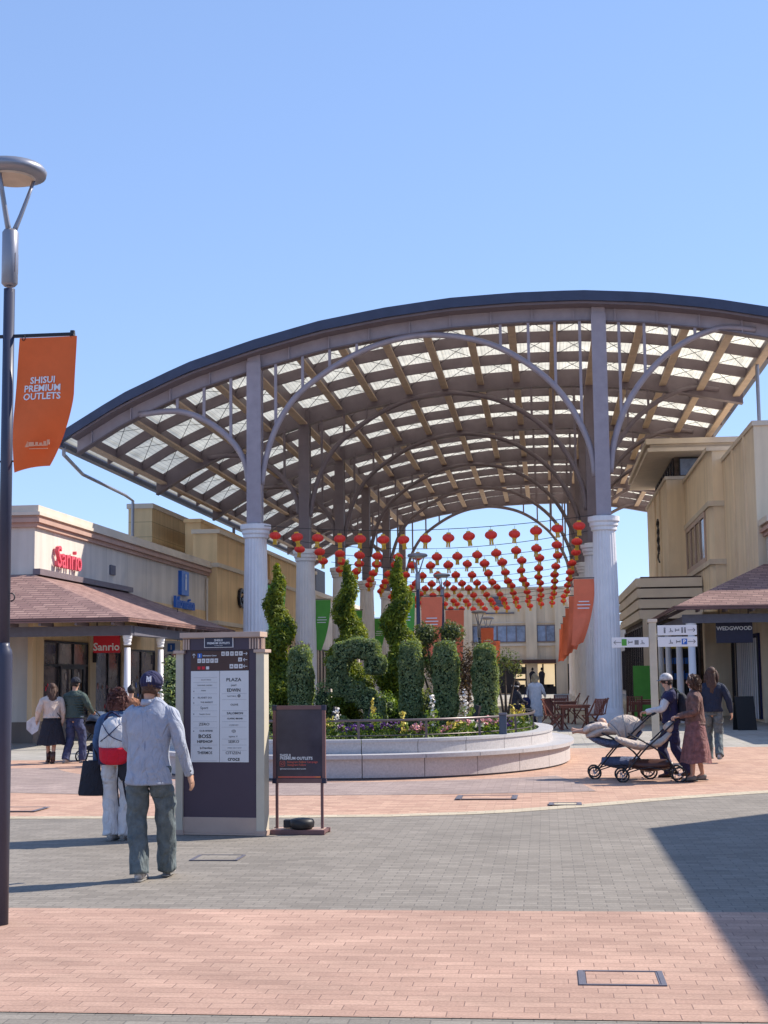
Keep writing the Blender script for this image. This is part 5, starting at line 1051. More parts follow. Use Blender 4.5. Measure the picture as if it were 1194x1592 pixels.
def hand(mb, wrist, d, palm, s=1.0, curl=.6, thumb=1):
    """palm plus five separate bent fingers. d: direction of the fingers, palm: the way the palm faces"""
    d = Vector(d).normalized(); p = Vector(palm); p = (p-d*p.dot(d)).normalized(); side = d.cross(p)*thumb; w = Vector(wrist)
    mb.tube([w, w+d*.04*s, w+d*.085*s], [(.024*s, .018*s), (.037*s, .017*s), (.038*s, .013*s)], 10, ref=side, smooth=2)
    for k, (ln, off_) in enumerate(((.068, .027), (.078, .009), (.072, -.009), (.058, -.027))):
        a = w+d*.082*s+side*off_*s; b_ = a+(d*cos(curl*.6)+p*sin(curl*.6))*ln*.45*s; c = b_+(d*cos(curl*1.5)+p*sin(curl*1.5))*ln*.32*s; e = c+(d*cos(curl*2.3)+p*sin(curl*2.3))*ln*.25*s
        mb.tube([a, b_, c, e], [.0095*s, .009*s, .008*s, .006*s], 7, smooth=2)
    a = w+d*.028*s+side*.028*s; b_ = a+(d*.6+side*.75+p*.2)*.035*s; c = b_+(d*.85+side*.25+p*.4)*.032*s
    mb.tube([a, b_, c], [.013*s, .0105*s, .008*s], 7, smooth=2)
def skinned(name, verts, edges, m, parent, sub=2):
    me = bpy.data.meshes.new(name); me.from_pydata([v[:3] for v in verts], edges, []); o = bpy.data.objects.new(name, me); COL.objects.link(o)
    sk = o.modifiers.new('skin', 'SKIN'); o.modifiers.new('sub', 'SUBSURF').levels = sub; o.modifiers['sub'].render_levels = sub; sk.use_smooth_shade = True
    for i, v in enumerate(verts):
        r_ = v[3] if isinstance(v[3], tuple) else (v[3], v[3]); me.skin_vertices[0].data[i].radius = r_; me.skin_vertices[0].data[i].use_root = (i == 0)
    return o
def person(label, loc, rz, h=1.65, J=None, hair=None, hairstyle='short', top='cream', bottom='navy', topkind='jacket', hem=.86, botkind='trousers', shoes='shoe_w', cap=None, legw=1.0, sleeve=None, hands=True, torso_w=1.0, skirt_hem=.45, group=None, headturn=0.0, curl=.5, collar=None, puffy=0.0, seed=1, neckfwd=0.0, arms_bare=False, hold=None):
    """body facing +Y; joints given for a 1.70 m figure"""
    k = h/1.70; r = empty('person', loc, rz, label, 'person', group)
    D = dict(hipL=(-.09, 0, .90), hipR=(.09, 0, .90), kneeL=(-.10, .03, .49), kneeR=(.10, .06, .49), ankL=(-.10, -.06, .09), ankR=(.10, .12, .09), shL=(-.175, 0, 1.40), shR=(.175, 0, 1.40), elL=(-.235, -.03, 1.12), elR=(.235, -.03, 1.12), wrL=(-.24, .06, .87), wrR=(.24, .06, .87), head=(0, .02, 1.60), pel=(0, 0, .95), chest=(0, 0, 1.30), neck=(0, -.005, 1.46))
    if J: D.update(J)
    D = {a: Vector(b_)*k for a, b_ in D.items()}; hd = D['head']; nk = D['neck']
    V = []; E_ = []
    def v(p, rad): V.append((p[0], p[1], p[2], tuple(q_*k for q_ in rad) if isinstance(rad, tuple) else rad*k)); return len(V)-1
    def e(a, b_): E_.append((a, b_))
    up = (hd-nk).normalized()
    i0 = v(D['pel'], (.108, .078)); i1 = v((D['pel']+D['chest'])/2, (.108, .080)); i2 = v(D['chest'], (.135, .095)); i3 = v(nk, (.052, .052)); i4 = v(nk+(hd-nk)*.45, (.055, .062)); i5 = v(hd-up*.02*k, (.070, .085)); i6 = v(hd+up*.055*k, (.072, .088)); i7 = v(hd+up*.095*k, (.045, .055))
    for a, b_ in ((i0, i1), (i1, i2), (i2, i3), (i3, i4), (i4, i5), (i5, i6), (i6, i7)): e(a, b_)
    fwd = Vector((sin(headturn), cos(headturn), 0)); sdv = Vector((fwd.y, -fwd.x, 0))
    for sd in ('L', 'R'):
        s1 = v(D['sh'+sd], .052); s2 = v(D['el'+sd], .040); s3 = v(D['wr'+sd], (.026, .022)); e(i2, s1); e(s1, s2); e(s2, s3)
        l1 = v(D['hip'+sd]-Vector((0, 0, .04*k)), .082); l2 = v(D['knee'+sd], .055); l3 = v(D['ank'+sd], .038); l4 = v(D['ank'+sd]+Vector((0, .11*k, -.055*k)), .030); e(i0, l1); e(l1, l2); e(l2, l3); e(l3, l4)
    o = skinned('body', V, E_, 'skin', r)
    dg = bpy.context.evaluated_depsgraph_get(); bpy.context.view_layer.update(); dg.update(); me = bpy.data.meshes.new_from_object(o.evaluated_get(dg)); bpy.data.objects.remove(o)
    b = MB(); b.v = [tuple(q_.co) for q_ in me.vertices]; b.f = [tuple(p.vertices) for p in me.polygons]
    # face: nose, ears, chin; hands with five fingers, joined to the same skin
    hc = hd+up*.01*k
    b.tube([hc+fwd*.076*k+up*.03*k, hc+fwd*.100*k-up*.012*k, hc+fwd*.085*k-up*.022*k], [.010*k, .015*k, .008*k], 7, smooth=2)
    for s in (-1, 1): b.ball(hc+sdv*s*.072*k, (.012*k, .022*k, .032*k), 8, 6)
    b.ball(hc+fwd*.055*k-up*.075*k, (.036*k, .032*k, .028*k), 8, 6)
    if hands:
        for sd, s in (('L', -1), ('R', 1)):
            w = D['wr'+sd]; dd = (w-D['el'+sd]).normalized(); pm = Vector((-s, .25, 0)) if not (hold and sd in hold) else Vector((0, 0, -1)); hand(b, w-dd*.01*k, dd if not (hold and sd in hold) else Vector((dd.x, dd.y, -.1)), pm, k, curl if not (hold and sd in hold) else 1.0, thumb=1 if s*1 > 0 else -1)
    b.build('body', 'skin', r, True)
    eb = MB()
    for s in (-1, 1): eb.ball(hc+fwd*.079*k+sdv*s*.030*k+up*.026*k, (.013*k, .008*k, .008*k), 8, 6)
    eb.build('eye', 'ink', r, True); MB().ball(hc+fwd*.083*k-up*.046*k, (.022*k, .008*k, .006*k), 8, 5).build('lip', 'pinksign', r, True)
    # clothes
    c = MB(); hw = .21*torso_w*k
    pl, ch = D['pel'], D['chest']; hemp = Vector((pl.x, pl.y, hem*k)); shm = (D['shL']+D['shR'])/2
    if topkind:
        pts = [hemp, (pl+hemp)/2+Vector((0, 0, .04*k)), (pl+ch)/2, ch, shm-Vector((0, 0, .01*k)), shm+Vector((0, -.005*k, .045*k)), nk+Vector((0, -.005*k, .015*k))]
        w = (.205, .19, .18, .205, .195, .125, .065) if topkind == 'coat' else (.175, .165, .16, .195, .195, .125, .065)
        dp = (.175, .168, .14, .13, .105, .075, .06) if topkind == 'coat' else (.155, .150, .13, .125, .105, .075, .06)
        c.tube(pts, [(a*torso_w*k, d_*k*(1+puffy)) for a, d_ in zip(w, dp)], 24, smooth=4, wr=.035+puffy*.1, seed=seed, wf=3)
        co = c.build('jacket' if topkind in ('coat', 'jacket') else 'top', top, r, True)
        for sd in ('L', 'R'):
            s_, e_, w_ = D['sh'+sd], D['el'+sd], D['wr'+sd]; m_ = MB(); inn_ = (shm-s_)*.25
            st = .074*(1+puffy)*k; m_.tube([s_+inn_*1.3+Vector((0, 0, -.01*k)), s_-Vector((0, 0, .045*k))+(e_-s_)*.03, (s_+e_)/2, e_, (e_+w_)/2, w_], [(.062*k, .058*k), (st*.93, st*.95), (st*.86, st*.88), (.054*k*(1+puffy), .056*k), (.047*k*(1+puffy), .05*k), (.040*k, .042*k)], 16, smooth=4, wr=.07, seed=seed+3)
            m_.build('sleeve', sleeve or top, co, True)
        if collar: MB().tube([nk-Vector((0, .005, .0)), nk+Vector((0, -.012*k, .045*k))], [(.075*k, .07*k), (.062*k, .062*k)], 14).build('collar', collar, co, True)
    if botkind == 'trousers':
        t_ = MB(); t_.tube([pl+Vector((0, 0, .09*k)), pl, pl-Vector((0, 0, .10*k))], [(.145*k, .108*k), (.162*k, .124*k), (.158*k, .122*k)], 18, smooth=3)
        for sd in ('L', 'R'):
            H_, K_, A_ = D['hip'+sd], D['knee'+sd], D['ank'+sd]; lw = legw
            t_.tube([H_+Vector((0, 0, .03*k)), H_-Vector((0, 0, .12*k)), (H_+K_)/2, K_, (K_+A_)/2, A_-Vector((0, 0, .03*k))], [(.085*k, .105*k), (.094*k, .108*k), (.088*lw**.5*k, .095*lw**.5*k), (.070*lw*k, .075*lw*k), (.066*lw*k, .074*lw*k), (.066*lw*k, .078*lw*k)], 18, smooth=6, wr=.10, seed=seed+ord(sd))
        t_.build('trousers', bottom, r, True)
    elif botkind == 'skirt':
        n = 26; z1 = skirt_hem*k; t_ = MB(); bs = []
        for j in range(11):
            t = j/10; z = (pl.z+.08*k)*(1-t)+z1*t; w_ = (.15+.16*t**.8)*k
            for i in range(n): a = 2*pi*i/n; f_ = 1+.07*t*sin(a*7+t*2+seed); t_.v.append((pl.x+w_*cos(a)*f_, pl.y+w_*.82*sin(a)*f_+.02*t*k, z+.012*t*sin(a*4)))
        for j in range(10):
            for i in range(n): t_.f.append((j*n+i, j*n+(i+1) % n, (j+1)*n+(i+1) % n, (j+1)*n+i))
        t_.build('skirt', bottom, r, True)
    for sd in ('L', 'R'):
        A_ = D['ank'+sd]; s_ = MB(); z0 = max(A_.z-.09*k, 0.0)
        s_.tube([A_+Vector((0, -.055*k, -.045*k)), A_+Vector((0, 0, -.035*k)), A_+Vector((0, .08*k, -.055*k)), A_+Vector((0, .15*k, -.066*k)), A_+Vector((0, .185*k, -.07*k))], [(.030*k, .034*k), (.040*k, .05*k), (.046*k, .034*k), (.044*k, .024*k), (.026*k, .016*k)], 12, smooth=3)
        if shoes == 'boot': s_.tube([A_+Vector((0, -.01*k, -.04*k)), A_+Vector((0, -.01*k, .16*k))], [.048*k, .056*k], 12)
        so = s_.build('shoe', shoes, r, True)
        MB().tube([A_+Vector((0, -.085*k, -.081*k)), A_+Vector((0, .06*k, -.081*k)), A_+Vector((0, .195*k, -.081*k))], [(.036*k, .010*k), (.048*k, .010*k), (.034*k, .010*k)], 12, smooth=3).build('sole', 'shoe_g' if shoes == 'shoe_w' else 'rubber', so, True)
    # hair
    if hair:
        q_ = MB(); back = -fwd
        q_.ball(hd+up*.042*k+back*.014*k, (.088*k, .102*k, .098*k), 20, 12, .02, seed)
        if hairstyle == 'long':
            q_.tube([hd+up*.03*k+back*.05*k, hd-up*.09*k+back*.075*k, hd-up*.22*k+back*.085*k, hd-up*.36*k+back*.08*k], [(.085*k, .05*k), (.088*k, .045*k), (.085*k, .035*k), (.05*k, .018*k)], 16, ref=tuple(sdv), smooth=4, wr=.10, seed=seed, wf=5)
        elif hairstyle == 'bob':
            q_.tube([hd+up*.05*k+back*.015*k, hd-up*.04*k+back*.03*k, hd-up*.13*k+back*.035*k], [(.095*k, .095*k), (.108*k, .09*k), (.085*k, .06*k)], 16, ref=tuple(sdv), smooth=4, wr=.08, seed=seed, wf=6)
        elif hairstyle == 'bun': q_.ball(hd+up*.12*k+back*.05*k, .045*k, 10, 8, .05)
        else: q_.tube([hd+up*.02*k+back*.03*k, hd-up*.05*k+back*.035*k], [(.078*k, .075*k), (.066*k, .055*k)], 14, ref=tuple(sdv))
        ho = q_.build('hair', hair, r, True)
        if hairstyle in ('long', 'bob'):
            rs = np.random.RandomState(seed); st = MB()
            for _ in range(46):
                a = rs.uniform(.15, 2.99)+pi if False else rs.uniform(-1.9, 1.9); dv = (back*cos(a)+sdv*sin(a)); ln = (.34 if hairstyle == 'long' else .17)*rs.uniform(.7, 1.1)*(1 if abs(a) < 1.2 else .7)
                p0 = hd+up*rs.uniform(.0, .09)*k+dv*.085*k; sw = rs.uniform(-.02, .02)
                st.tube([p0, p0-up*ln*.4*k+dv*(.022+sw)*k, p0-up*ln*.75*k+dv*(.006+sw)*k+sdv*rs.uniform(-.02, .02)*k, p0-up*ln*k+dv*(.02)*k+sdv*rs.uniform(-.03, .03)*k], [.010*k, .014*k, .011*k, .003*k], 5, smooth=3)
            st.build('strand', hair, ho, True)
            pr_, dn_ = ball_surface(900 if hairstyle == 'bob' else 700, hd+up*.0*k+back*.03*k, (.108*k, .11*k, .135*k), seed, .05, .9); keep = ((pr_-np.array(hd+fwd*.2*k))**2).sum(1) > (.16*k)**2
            if hairstyle == 'bob': leaves('curl', pr_[keep], dn_[keep], .022*k, hair, ho, jit=.9, aspect=.35, seed=seed)
    if cap:
        q_ = MB(); back = -fwd; q_.ball(hd+up*.055*k+back*.010*k, (.099*k, .112*k, .098*k), 22, 12)
        q_.v = [(x, y, max(z, (hd+up*.03*k).z)) for x, y, z in q_.v]; bb = q_.build('cap', cap['m'], r, True)
        if cap.get('brim'):
            bd = fwd*cap['brim']; c0 = hd+up*.038*k+bd*.09*k; V = []
            for j in range(2):
                for t in np.linspace(-1.15, 1.15, 11): V.append(tuple(c0-bd*.03*k+(bd*cos(t)*.105*k+sdv*sin(t)*.085*k)*(1 if j else .55)-up*(.016*k*j)))
            mb = MB().add(V, [(i, i+1, 12+i, 11+i) for i in range(10)]); oo = mb.build('cap_brim', 'greyink', bb); md = oo.modifiers.new('t', 'SOLIDIFY'); md.thickness = .006
        if cap.get('txt'):
            p = hd+up*.075*k+back*.122*k; mt = Matrix.Translation(p) @ Matrix.Rotation(radians(-12), 4, 'X') @ FRONT
            text('cap_emblem', [('N', .055, mt, 'CENTER', .003, .002), ('Y', .065, mt @ Matrix.Translation((0, .004, .001)), 'CENTER', .003, .002)], 'lettering', bb)
        if cap.get('under'): MB().tube([hd-up*.0*k+back*.01*k, hd+up*.045*k+back*.01*k], [(.085*k, .098*k), (.094*k, .106*k)], 18, ref=tuple(sdv)).build('cap_band', cap['m'], bb, True)
    return r, D, k
def carried(name, label, cat, loc, rz=0): return empty(name, loc, rz, label, cat)
# man in the pale blazer, seen from behind
P1, D1, k1 = person('person in a pale blue grey blazer and dark cap walking away from the camera', (-3.33, 12.02, .012), radians(2), 1.69,
    dict(hipL=(-.09, 0, .92), hipR=(.10, 0, .92), kneeL=(-.105, .03, .50), kneeR=(.125, .10, .52), ankL=(-.07, -.02, .09), ankR=(.10, .26, .10), shL=(-.165, 0, 1.42), shR=(.188, 0, 1.42), elL=(-.195, .09, 1.13), elR=(.275, -.02, 1.12), wrL=(-.14, .24, 1.02), wrR=(.335, .06, .87), head=(.01, .02, 1.60), neck=(0, -.005, 1.47)),
    'hair_b', 'short', 'blazer', 'jean_g', 'coat', .80, shoes='shoe_w', cap=dict(m='navy', txt=True, under=True), legw=1.22, torso_w=.98, collar='blazer', seed=3, curl=.35)
b = MB(); b.tube([(-.065*k1, .015, 1.545*k1), (-.06*k1, -.03, 1.50*k1), (-.05, -.02, 1.47*k1)], [.018, .02, .012], 6); b.tube([(.075*k1, .015, 1.545*k1), (.07*k1, -.03, 1.50*k1), (.06, -.02, 1.47*k1)], [.018, .02, .012], 6); b.build('hair', 'hair_b', P1, True)
b = MB()
for j in range(3): b.ball((.352*k1, .02+.006*j, (.905+.022*j)*k1), .008, 8, 6)
b.build('cuff_button', 'ink', P1)
MB().tube([(0, -.158, .82*k1), (0, -.150, 1.0*k1), (0, -.132, 1.2*k1), (0, -.118, 1.34*k1)], [.0035], 5, smooth=3).build('back_seam', 'stroller_b', P1)
# woman with the backpack
P2, D2, k2 = person('person with chestnut curly hair in denim jacket, red top and pale trousers, wearing a backpack', (-4.48, 14.95, .012), radians(-6), 1.55,
    dict(kneeL=(-.10, .05, .49), kneeR=(.10, .08, .49), ankL=(-.06, -.02, .09), ankR=(.06, .06, .09), elL=(-.25, .0, 1.13), wrL=(-.27, .03, .90), elR=(.24, .02, 1.12), wrR=(.22, .12, .92)), 'hair_r', 'bob', 'denim', 'whitecloth', 'jacket', 1.02, shoes='shoe_w', legw=1.35, seed=5, torso_w=1.06)
MB().tube([(0, 0, .86*k2), (0, 0, 1.0*k2), (0, 0, 1.1*k2)], [(.182, .135), (.178, .13), (.16, .12)], 20, smooth=3, wr=.03).build('red_top', 'redcloth', P2, True)
bp = carried('backpack', 'white, navy and red backpack on the back of the person in the denim jacket', 'backpack', (-4.46, 14.78, .012+1.02*k2), radians(-6))
MB().tube([(0, 0, -.12), (0, -.01, -.08), (0, -.02, .04)], [(.13, .07), (.155, .095), (.16, .10)], 18, smooth=3).build('lower_pocket', 'redcloth', bp, True)
MB().tube([(0, .0, .03), (0, -.01, .14), (0, .01, .26), (0, .03, .34)], [(.165, .10), (.165, .11), (.14, .095), (.08, .05)], 18, smooth=3, wr=.02).build('upper_compartment', 'whitecloth', bp, True)
MB().tube([(-.02, .02, -.14), (-.02, .02, .05), (-.02, .03, .15)], [(.165, .085), (.175, .09), (.15, .08)], 18, smooth=3).build('side_panel', 'navy', bp, True)
b = MB(); b.tube([(-.12, .02, .32), (-.03, -.02, .40), (.06, -.0, .34)], [.012], 6, smooth=3); b.tube([(-.10, -.09, .28), (0, -.125, .16), (.12, -.09, .10)], [.005], 5, smooth=3); b.tube([(.10, -.09, .28), (0, -.125, .18), (-.12, -.09, .10)], [.005], 5, smooth=3)
for s in (-1, 1): b.tube([(s*.10, .03, .30), (s*.13, .12, .36), (s*.14, .26, .30), (s*.14, .28, .1), (s*.15, .10, -.10)], [(.022, .008)], 8, smooth=3)
b.build('strap', 'navy', bp, True)
tb_ = carried('tote_bag', 'tall black tote bag hanging from the left hand of the backpack wearer', 'tote bag', (-4.76, 14.95, .012), radians(-6))
MB().tube([(0, 0, .46), (0, 0, .52), (0, 0, .68), (0, 0, .82)], [(.135, .05), (.145, .06), (.115, .05), (.095, .03)], 16, smooth=3, wr=.03).build('body', 'black', tb_, True)
b = MB(); b.tube([(-.07, 0, .8), (-.02, 0, .95), (.0, 0, 1.0), (.03, 0, .95), (.08, 0, .8)], [.009], 6, smooth=4); b.build('handle', 'black', tb_, True)
sbag = carried('shoulder_bag', 'black drawstring bag with long dangling strap at the right hip of the backpack wearer', 'bag', (-4.28, 14.84, .012), radians(-10))
MB().tube([(0, 0, .62), (0, 0, .70), (0, 0, .86), (0, .02, .98)], [(.13, .07), (.17, .10), (.16, .09), (.06, .04)], 16, smooth=3, wr=.06).build('body', 'black', sbag, True)
b = MB(); b.tube([(-.12, -.05, .92), (-.15, -.05, .6), (-.13, -.05, .36)], [.007], 6, smooth=4); b.tube([(-.08, -.06, .62), (-.02, -.06, .38), (.10, -.06, .24), (.18, -.05, .25)], [.012], 6, smooth=4); b.build('strap', 'black', sbag, True)
# person behind, almost hidden
person('person with dark hair in rust brown coat, half hidden beyond the pale blazer', (-7.95, 27.4, .004), radians(10), 1.50, None, 'hair_d', 'bun', 'furbrown', 'denim_d', 'coat', .6, seed=9, torso_w=1.1, shoes='boot')
# left pair
P3, D3, k3 = person('person with long brown hair in cream jumper, black skirt and brown boots, walking away', (-9.82, 28.25, .008), radians(28), 1.56,
    dict(kneeL=(-.06, .1, .49), kneeR=(.06, -.02, .49), ankL=(-.03, .16, .10), ankR=(.03, -.06, .09), elL=(-.28, -.02, 1.14), wrL=(-.30, .10, .92)), 'hair_b', 'long', 'cream', 'black', 'jacket', .98, 'skirt', 'boot', skirt_hem=.40, seed=7, torso_w=1.12, puffy=.2)
pb = carried('paper_bag', 'crumpled pale paper in the left hand of the person in the cream jumper', 'paper', (-10.18, 28.2, .74), .3)
MB().add([(-.13, 0, .1), (.0, .03, .2), (.14, .0, .12), (.10, -.02, -.08), (-.02, .02, -.16), (-.13, .0, -.05)], [(0, 1, 4, 5), (1, 2, 3, 4)]).build('sheet', 'whitecloth', pb); pb.children[0].modifiers.new('t', 'SOLIDIFY').thickness = .01
b = MB(); b.tube([(-.14*k3, .09, 1.40*k3), (0, -.115*k3, 1.2*k3), (.17*k3, -.10, 1.0*k3), (.2*k3, .03, .93*k3)], [.008], 6, smooth=4); b.build('bag_strap', 'black', P3, True)
P4, D4, k4 = person('person in bottle green quilted jacket and jeans pushing a stroller away, left', (-9.40, 28.42, .008), radians(-14), 1.66,
    dict(kneeL=(-.10, .0, .49), kneeR=(.11, .12, .49), ankL=(-.12, -.14, .10), ankR=(.11, .14, .09), elL=(-.26, .05, 1.15), wrL=(-.19, .30, 1.02), elR=(.28, .06, 1.15), wrR=(.22, .32, 1.02)), 'hair_d', 'short', 'green_p', 'denim_d', 'jacket', .92, shoes='shoe_w', cap=dict(m='black'), legw=1.2, puffy=.22, torso_w=1.1, seed=8, hold='LR')
b = MB()
for z in np.linspace(.98, 1.36, 8): w = .20+.015*(z > 1.15); b.tube([(w*cos(t)*k4, .148*sin(t)*k4, z*k4) for t in np.linspace(0, 2*pi, 22)], [(.010, .016)], 6)
b.build('quilting_seam', 'green_p', P4, True)
s1 = make_stroller('stroller', 'dark stroller pushed by the person in the green quilted jacket', 'bin', 'black', 'black'); s1.location = (-9.12, 29.35, .008); s1.rotation_euler = (0, 0, radians(-20))
MB().tube([(0, 0, .925*k4), (0, 0, .955*k4)], [(.196*k4, .172*k4), (.194*k4, .170*k4)], 20).build('hem_band', 'shoe_w', P4, True)
# couple with the strollers at the right
P5, D5, k5 = person('person in pale cap, sunglasses and navy shirt pushing a stroller to the left', (1.98, 23.75, .008), radians(90), 1.62,
    dict(hipL=(-.09, 0, .90), kneeL=(-.09, -.05, .49), kneeR=(.09, .16, .50), ankL=(-.09, -.26, .12), ankR=(.09, .05, .09), elL=(-.23, .16, 1.15), wrL=(-.18, .42, 1.10), elR=(.23, .14, 1.14), wrR=(.18, .40, 1.08), head=(0, .06, 1.59), neck=(0, .02, 1.45), chest=(0, .02, 1.30), shL=(-.18, .01, 1.40), shR=(.18, .01, 1.40)),
    'hair_d', 'short', 'navy', 'navy', 'jacket', .90, shoes='boot', cap=dict(m='shoe_w', brim=1), legw=1.1, sleeve='whitecloth', seed=11, hold='LR', torso_w=1.05)
for sd in ('L', 'R'):
    s_, e_ = D5['sh'+sd], D5['el'+sd]; MB().tube([s_*.9+Vector((0, 0, .15))+Vector((0,0,-.02)), s_-Vector((0, 0, .03)), (s_+e_)/2+Vector((0, 0, 0))], [.078, .088, .086], 14, smooth=3).build('short_sleeve', 'navy', P5, True)
b = MB(); b.tube([(-.09, .165, 1.635*k5), (0, .155, 1.63*k5), (.0, .15, 1.63*k5)], [.01], 5)
MB().tube([(-.062, .125, 1.572), (-.035, .152, 1.57), (0, .158, 1.572), (.035, .152, 1.57), (.062, .125, 1.572)], [(.008, .020)], 8, ref=(1, 0, 0)).tube([(-.066, .13, 1.575), (-.08, .05, 1.575)], [.005], 5).tube([(.066, .13, 1.575), (.08, .05, 1.575)], [.005], 5).build('sunglasses', 'ink', P5, True)
b = MB(); b.tube([(-.13, .0, 1.39*k5+.02), (-.10, .14, 1.28*k5), (.02, .155, 1.08*k5), (.14, .12, .95*k5)], [(.022, .008)], 8, smooth=4); b.build('bag_strap', 'cream', P5, True)
bk = carried('backpack', 'dark backpack on the back of the person in the pale cap', 'backpack', (2.16, 23.75, 1.12), radians(90)); MB().tube([(0, 0, -.22), (0, -.02, -.1), (0, -.02, .1), (0, .02, .22)], [(.14, .07), (.16, .1), (.15, .09), (.09, .04)], 16, smooth=3, wr=.03).build('body', 'black', bk, True)
b = MB(); b.tube([(.12, .02, .2), (.13, .12, .3), (.14, .24, .22), (.15, .2, -.05)], [(.02, .008)], 8, smooth=3).tube([(-.12, .02, .2), (-.13, .12, .3), (-.14, .24, .22), (-.15, .2, -.05)], [(.02, .008)], 8, smooth=3); b.build('strap', 'green_p', bk, True)
P6, D6, k6 = person('person with a hairband in brown print blouse and long plum skirt pushing a stroller', (2.28, 22.98, .008), radians(90), 1.60,
    dict(kneeL=(-.08, .06, .49), kneeR=(.08, -.02, .49), ankL=(-.07, .08, .09), ankR=(.07, -.10, .10), elL=(-.24, .02, 1.13), wrL=(-.20, .27, 1.05), elR=(.24, .02, 1.12), wrR=(.19, .27, 1.04)), 'hair_b', 'bob', 'brown_c', 'plum', 'jacket', .92, 'skirt', 'shoe_g', skirt_hem=.30, seed=12, hold='LR', puffy=.1)
MB().tube([(0, 0, .93*k6), (0, 0, .99*k6)], [(.168*k6, .13*k6), (.158*k6, .12*k6)], 18).build('belt', 'furbrown', P6, True)
hdp = D6['head']; MB().tube([tuple(hdp+Vector((.093*cos(t), .035+.02*sin(t), .035+.098*sin(t)))) for t in np.linspace(0, pi, 12)], [.006], 6).build('hairband', 'cream', P6, True)
P7, D7, k7 = person('person with long brown ponytail in navy padded jacket and grey jeans walking away, right', (3.06, 27.6, .008), radians(-8), 1.72,
    dict(kneeL=(-.09, .12, .50), kneeR=(.09, .04, .49), ankL=(-.09, .10, .09), ankR=(.10, -.22, .16), elR=(.29, -.02, 1.13), wrR=(.33, .03, .90), elL=(-.27, .02, 1.14), wrL=(-.28, .1, .92)), 'hair_b', 'long', 'navyp', 'jean_g', 'jacket', .92, shoes='shoe_w', legw=1.15, puffy=.15, torso_w=1.1, seed=13)
tg = carried('shoulder_bag', 'white and dark shoulder bag at the left side of the person with the ponytail', 'bag', (2.74, 27.6, 1.05), 0); MB().tube([(0, 0, -.25), (0, 0, -.1), (0, 0, .1), (0, 0, .2)], [(.10, .06), (.13, .08), (.12, .08), (.07, .05)], 14, smooth=3, wr=.04).build('body', 'black', tg, True)
MB().tube([(0.02, 0, .18), (.06, .02, .38), (.12, 0, .42)], [(.03, .01)], 8, smooth=3).tube([(-.02, -.09, .1), (.02, -.095, .0), (.05, -.09, .05)], [(.07, .03), (.06, .03), (.02, .02)], 8).build('strap', 'whitecloth', tg, True)
s2 = make_stroller('stroller', 'low stroller with folded hood and dark brown basket of the person in the plum skirt', None, 'stroller', 'boot', .11); s2.location = (1.56, 23.05, .008); s2.rotation_euler = (0, 0, radians(90))
s3 = make_stroller('stroller', 'beige hooded stroller with grey blue seat pushed by the person in the pale cap', 'stroller', 'stroller_b', 'stroller_b', .11); s3.location = (1.16, 23.75, .008); s3.rotation_euler = (0, 0, radians(90))
b = carried('person', 'baby with bare feet lying in the beige hooded stroller', 'person', (.56, 23.72, .70), radians(90))
bd = MB(); bd.tube([(0, -.25, .12), (0, -.1, .06), (-.03, .08, .05), (-.04, .16, .03)], [(.06, .06), (.08, .06), (.035, .03), (.03, .025)], 10, smooth=3); bd.ball((0, -.32, .18), (.07, .075, .08), 12, 8); bd.tube([(.03, -.02, .05), (.05, .1, .06), (.05, .17, .09)], [.035, .03, .025], 8, smooth=3); bd.build('body', 'skin', b, True)
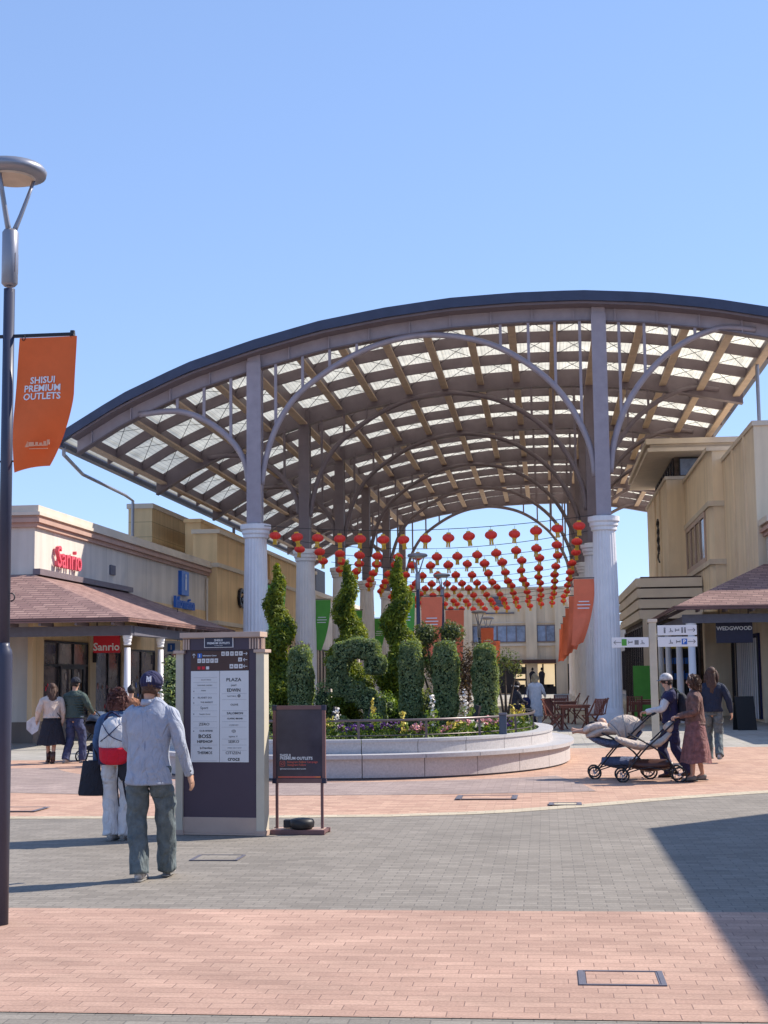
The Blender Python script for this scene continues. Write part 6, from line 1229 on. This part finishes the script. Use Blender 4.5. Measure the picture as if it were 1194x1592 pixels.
bk2 = carried('blanket', 'cream blanket with a black patch over the front of the beige stroller', 'blanket', (.74, 23.72, .74), radians(90)); MB().tube([(0, -.22, .08), (0, -.06, .09), (0, .10, .04), (0, .15, .0)], [(.17, .06), (.18, .07), (.17, .06), (.13, .03)], 16, smooth=4, wr=.10, seed=2).build('cloth', 'cream', bk2, True); MB().ball((.02, 0, .14), (.07, .07, .03), 10, 6, .1).build('black_patch', 'black', bk2, True)
# seated and standing people by the tables
P8, D8, k8 = person('person in dark clothes sitting on a bench beyond the planter rail', (-.95, 43.5, .17), radians(-60), 1.62,
    dict(pel=(0, 0, .55), hipL=(-.09, .02, .52), hipR=(.09, .02, .52), kneeL=(-.12, .42, .52), kneeR=(.14, .42, .50), ankL=(-.12, .50, .09), ankR=(.16, .62, .09), chest=(0, .04, .90), neck=(0, .08, 1.06), shL=(-.18, .05, 1.0), shR=(.18, .05, 1.0), head=(0, .12, 1.20), elL=(-.24, .12, .76), wrL=(-.14, .34, .66), elR=(.24, .12, .76), wrR=(.14, .34, .66)), 'hair_d', 'bob', 'black', 'black', 'jacket', .46, 'trousers', 'boot', seed=14)
MB().tube([(-.2, .05, 1.12), (0, -.06, 1.15), (.2, .05, 1.12)], [(.03, .02)], 6).build('white_collar', 'whitecloth', P8, True)
st = empty('stool', (-.95, 43.5, 0), 0, 'small dark wooden bench under the seated person by the planter', 'bench'); MB().box(-.3, .3, -.2, .2, .55, .61).build('seat', 'wood', st)
for x in (-.25, .25):
    for y in (-.16, .16): MB().box(x-.025, x+.025, y-.025, y+.025, 0, .55).build('leg', 'wood', st)
person('person with blonde hair in a long white coat standing behind the garden tables', (-.33, 45.2, 0), radians(-15), 1.62, dict(elR=(.26, .06, 1.14), wrR=(.24, .3, 1.02)), 'hair_y', 'bob', 'whitecloth', 'whitecloth', 'coat', .35, shoes='shoe_g', seed=15, torso_w=1.15)
hb_ = carried('shoulder_bag', 'navy handbag at the left side of the person in the white coat', 'bag', (-.62, 45.1, .82), 0); MB().tube([(0, 0, -.15), (0, 0, 0), (0, 0, .12)], [(.12, .06), (.14, .07), (.08, .04)], 12, smooth=3).build('body', 'navy', hb_, True); MB().tube([(-.06, 0, .1), (.05, 0, .48), (.08, 0, .1)], [.01], 6, smooth=4).build('strap', 'navy', hb_, True)
